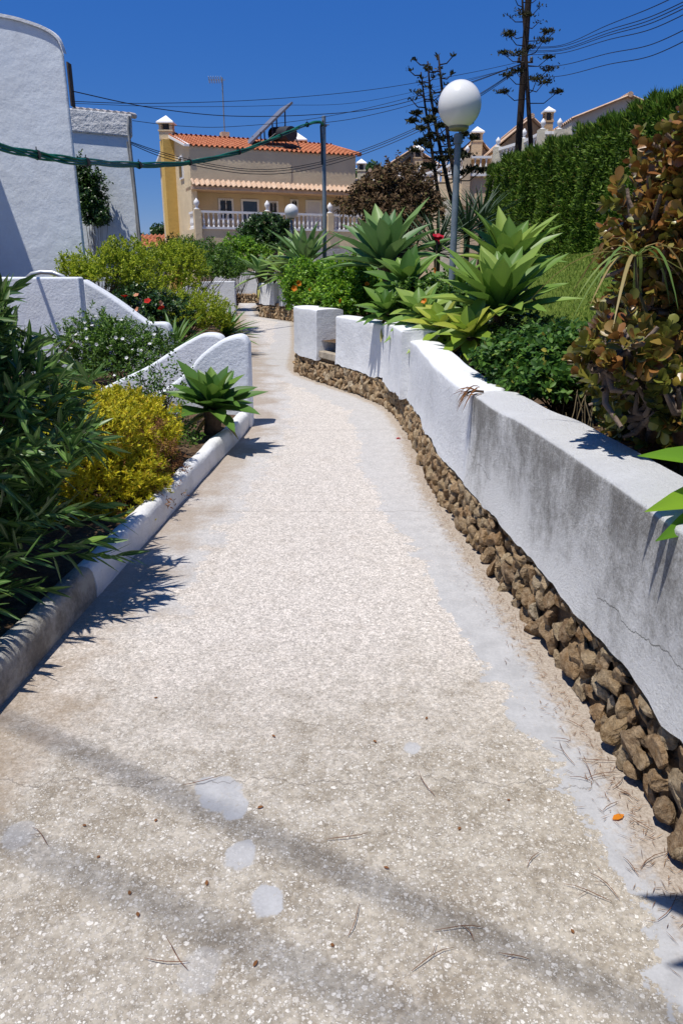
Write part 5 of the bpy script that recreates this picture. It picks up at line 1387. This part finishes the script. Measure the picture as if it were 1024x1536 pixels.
fan = ((-10, 62, 'topmost'), (3, 64, 'second'), (8, 68, 'third'), (13, 70, 'fourth'), (22, 74, 'fifth'), (45, 92, 'sixth'), (62, 108, 'lowest'))
for (ye, ys_, nm) in fan:
    W.append((nm + ' wire of the fan from the utility pole to the upper right corner', [(785, ys_ + 8, 27), (840, ys_ + 6, 23), (910, (ys_ + ye) / 2 + 12, 18.5), (975, ye + 22, 15), (1060, ye - 18, 12)], .008))
for l_, p_, r_ in W: wire(l_, p_, r_)
# service cable crossing overhead near the camera; its soft shadow falls across the path
ga, gb_ = on(60, 1100), on(700, 1392)
sh = SUN * (11.5 / SUN.z); dr_ = gb_ - ga
p0, p1 = ga + sh - dr_ * 3.0, gb_ + sh + dr_ * 3.0
mb = MB(); mb.tube([p0.lerp(p1, k / 20) for k in range(21)], .017, 8); o = mb.build('overhead_cable', M_WIRE, None, p0.lerp(p1, .5), True)
tag(o, 'thick overhead cable out of view whose soft shadow crosses the near path', 'cable')
ga2, gb2 = on(20, 1262), on(330, 1400); sh2 = SUN * (12.5 / SUN.z); dr_ = gb2 - ga2
mb = MB(); p0, p1 = ga2 + sh2 - dr_ * 6, gb2 + sh2 + dr_ * 6
mb.tube([p0, p1], .015, 8); o = mb.build('overhead_cable', M_WIRE, None, p0.lerp(p1, .5), True)
tag(o, 'thinner overhead cable out of view casting the fainter shadow band near the bottom', 'cable')

# ------------------------------------------------------------------ litter on the path
M_TWIG = plain('dry reddish twig', (.20, .10, .055), .9, .4, 9)
def twig(px, py, ln, ang, k):
    p = on(px, py, .004); mb = MB(); d = Vector((math.cos(ang), math.sin(ang), 0)); s = Vector((-d.y, d.x, 0))
    pts = [p + d * (ln * (t - .5)) + s * (ln * .10 * math.sin(t * 3 + k)) + Vector((0, 0, .003 + .006 * math.sin(t * 3.1))) for t in (0, .25, .5, .75, 1)]
    mb.tube(pts, [.0007, .0011, .0011, .0009, .0005], 5)
    if k % 3 == 0: mb.tube([pts[2], pts[2] + d * ln * .2 + s * ln * .22], [.0008, .0005], 4)
    o = mb.build('twig', M_TWIG, None, p, True)
    tag(o, 'thin dry twig lying on the path near the foot of the wall' if px > 780 else 'thin dry twig lying on the speckled near path', 'twig', 'twigs by the wall' if px > 780 else 'twigs on the near path')
tw = [(850, 1130), (905, 1165), (880, 1155), (925, 1175), (870, 1170), (840, 1110), (960, 1235), (985, 1290), (945, 1300), (905, 1330), (1000, 1360), (935, 1190), (895, 1140), (860, 1085), (915, 1210),
      (520, 1255), (700, 1400), (688, 1395), (650, 1440), (250, 1440), (265, 1430), (60, 1255), (305, 1170), (530, 1380), (770, 1435), (640, 1175), (800, 1290), (880, 1340)]
for k, (px, py) in enumerate(tw): twig(px, py, random.uniform(.05, .14), random.uniform(0, 3.1), k)
def litter_leaf(px, py, ln, wd, mat, lab, q=0.4, grp=None):
    p = on(px, py, .004)
    V, Q, U = leaves(np.array([p]), np.array([[math.cos(q), math.sin(q), .04]]), np.array([[0, 0, 1.0]]), ln, wd, OVAL, 3, .12, np.array([[0, 0, .03]]))
    o = link(quad_mesh('fallen_leaf', V, Q, U), 'fallen_leaf', mat, None, p); tag(o, lab, 'leaf', grp)
litter_leaf(918, 1229, .045, .022, F_ORANGE, 'orange fallen leaf on the grey painted margin by the wall')
litter_leaf(594, 658, .05, .04, F_PINK, 'crimson petal lying on the path near the white pier')
litter_leaf(386, 1212, .02, .012, L_BRN, 'brown leaf beside the largest grey paint patch')
for (px, py) in ((150, 1283), (208, 1375), (130, 1238), (235, 1228), (195, 1342), (408, 1102), (237, 1046), (310, 1328), (560, 1110), (690, 1240), (640, 1075), (760, 1200), (500, 1420), (860, 1400), (380, 1450), (575, 1300)):
    litter_leaf(px, py, random.uniform(.010, .02), .009, L_BRN, 'tiny dark leaf scrap on the near path', random.uniform(0, 6), 'leaf scraps on the near path')
# dry needles swept against the stones
n = 1400; y = rng.uniform(.9, 7.5, n); x = np.array([XR(v) for v in y]) - np.abs(rng.normal(0, .07, n)); z = np.full(n, .006)
q = rng.uniform(0, 6.283, n)
V, Q, U = leaves(np.stack([x, y, z], 1), np.stack([np.cos(q), np.sin(q), rng.uniform(0, .15, n)], 1), np.array([0, 0, 1.0]) + rng.normal(0, .2, (n, 3)), rng.uniform(.01, .045, n), .002, DIAM, 2, 0)
tag(link(quad_mesh('plant_litter', V, Q, U), 'plant_litter', L_BRN), kind='stuff')
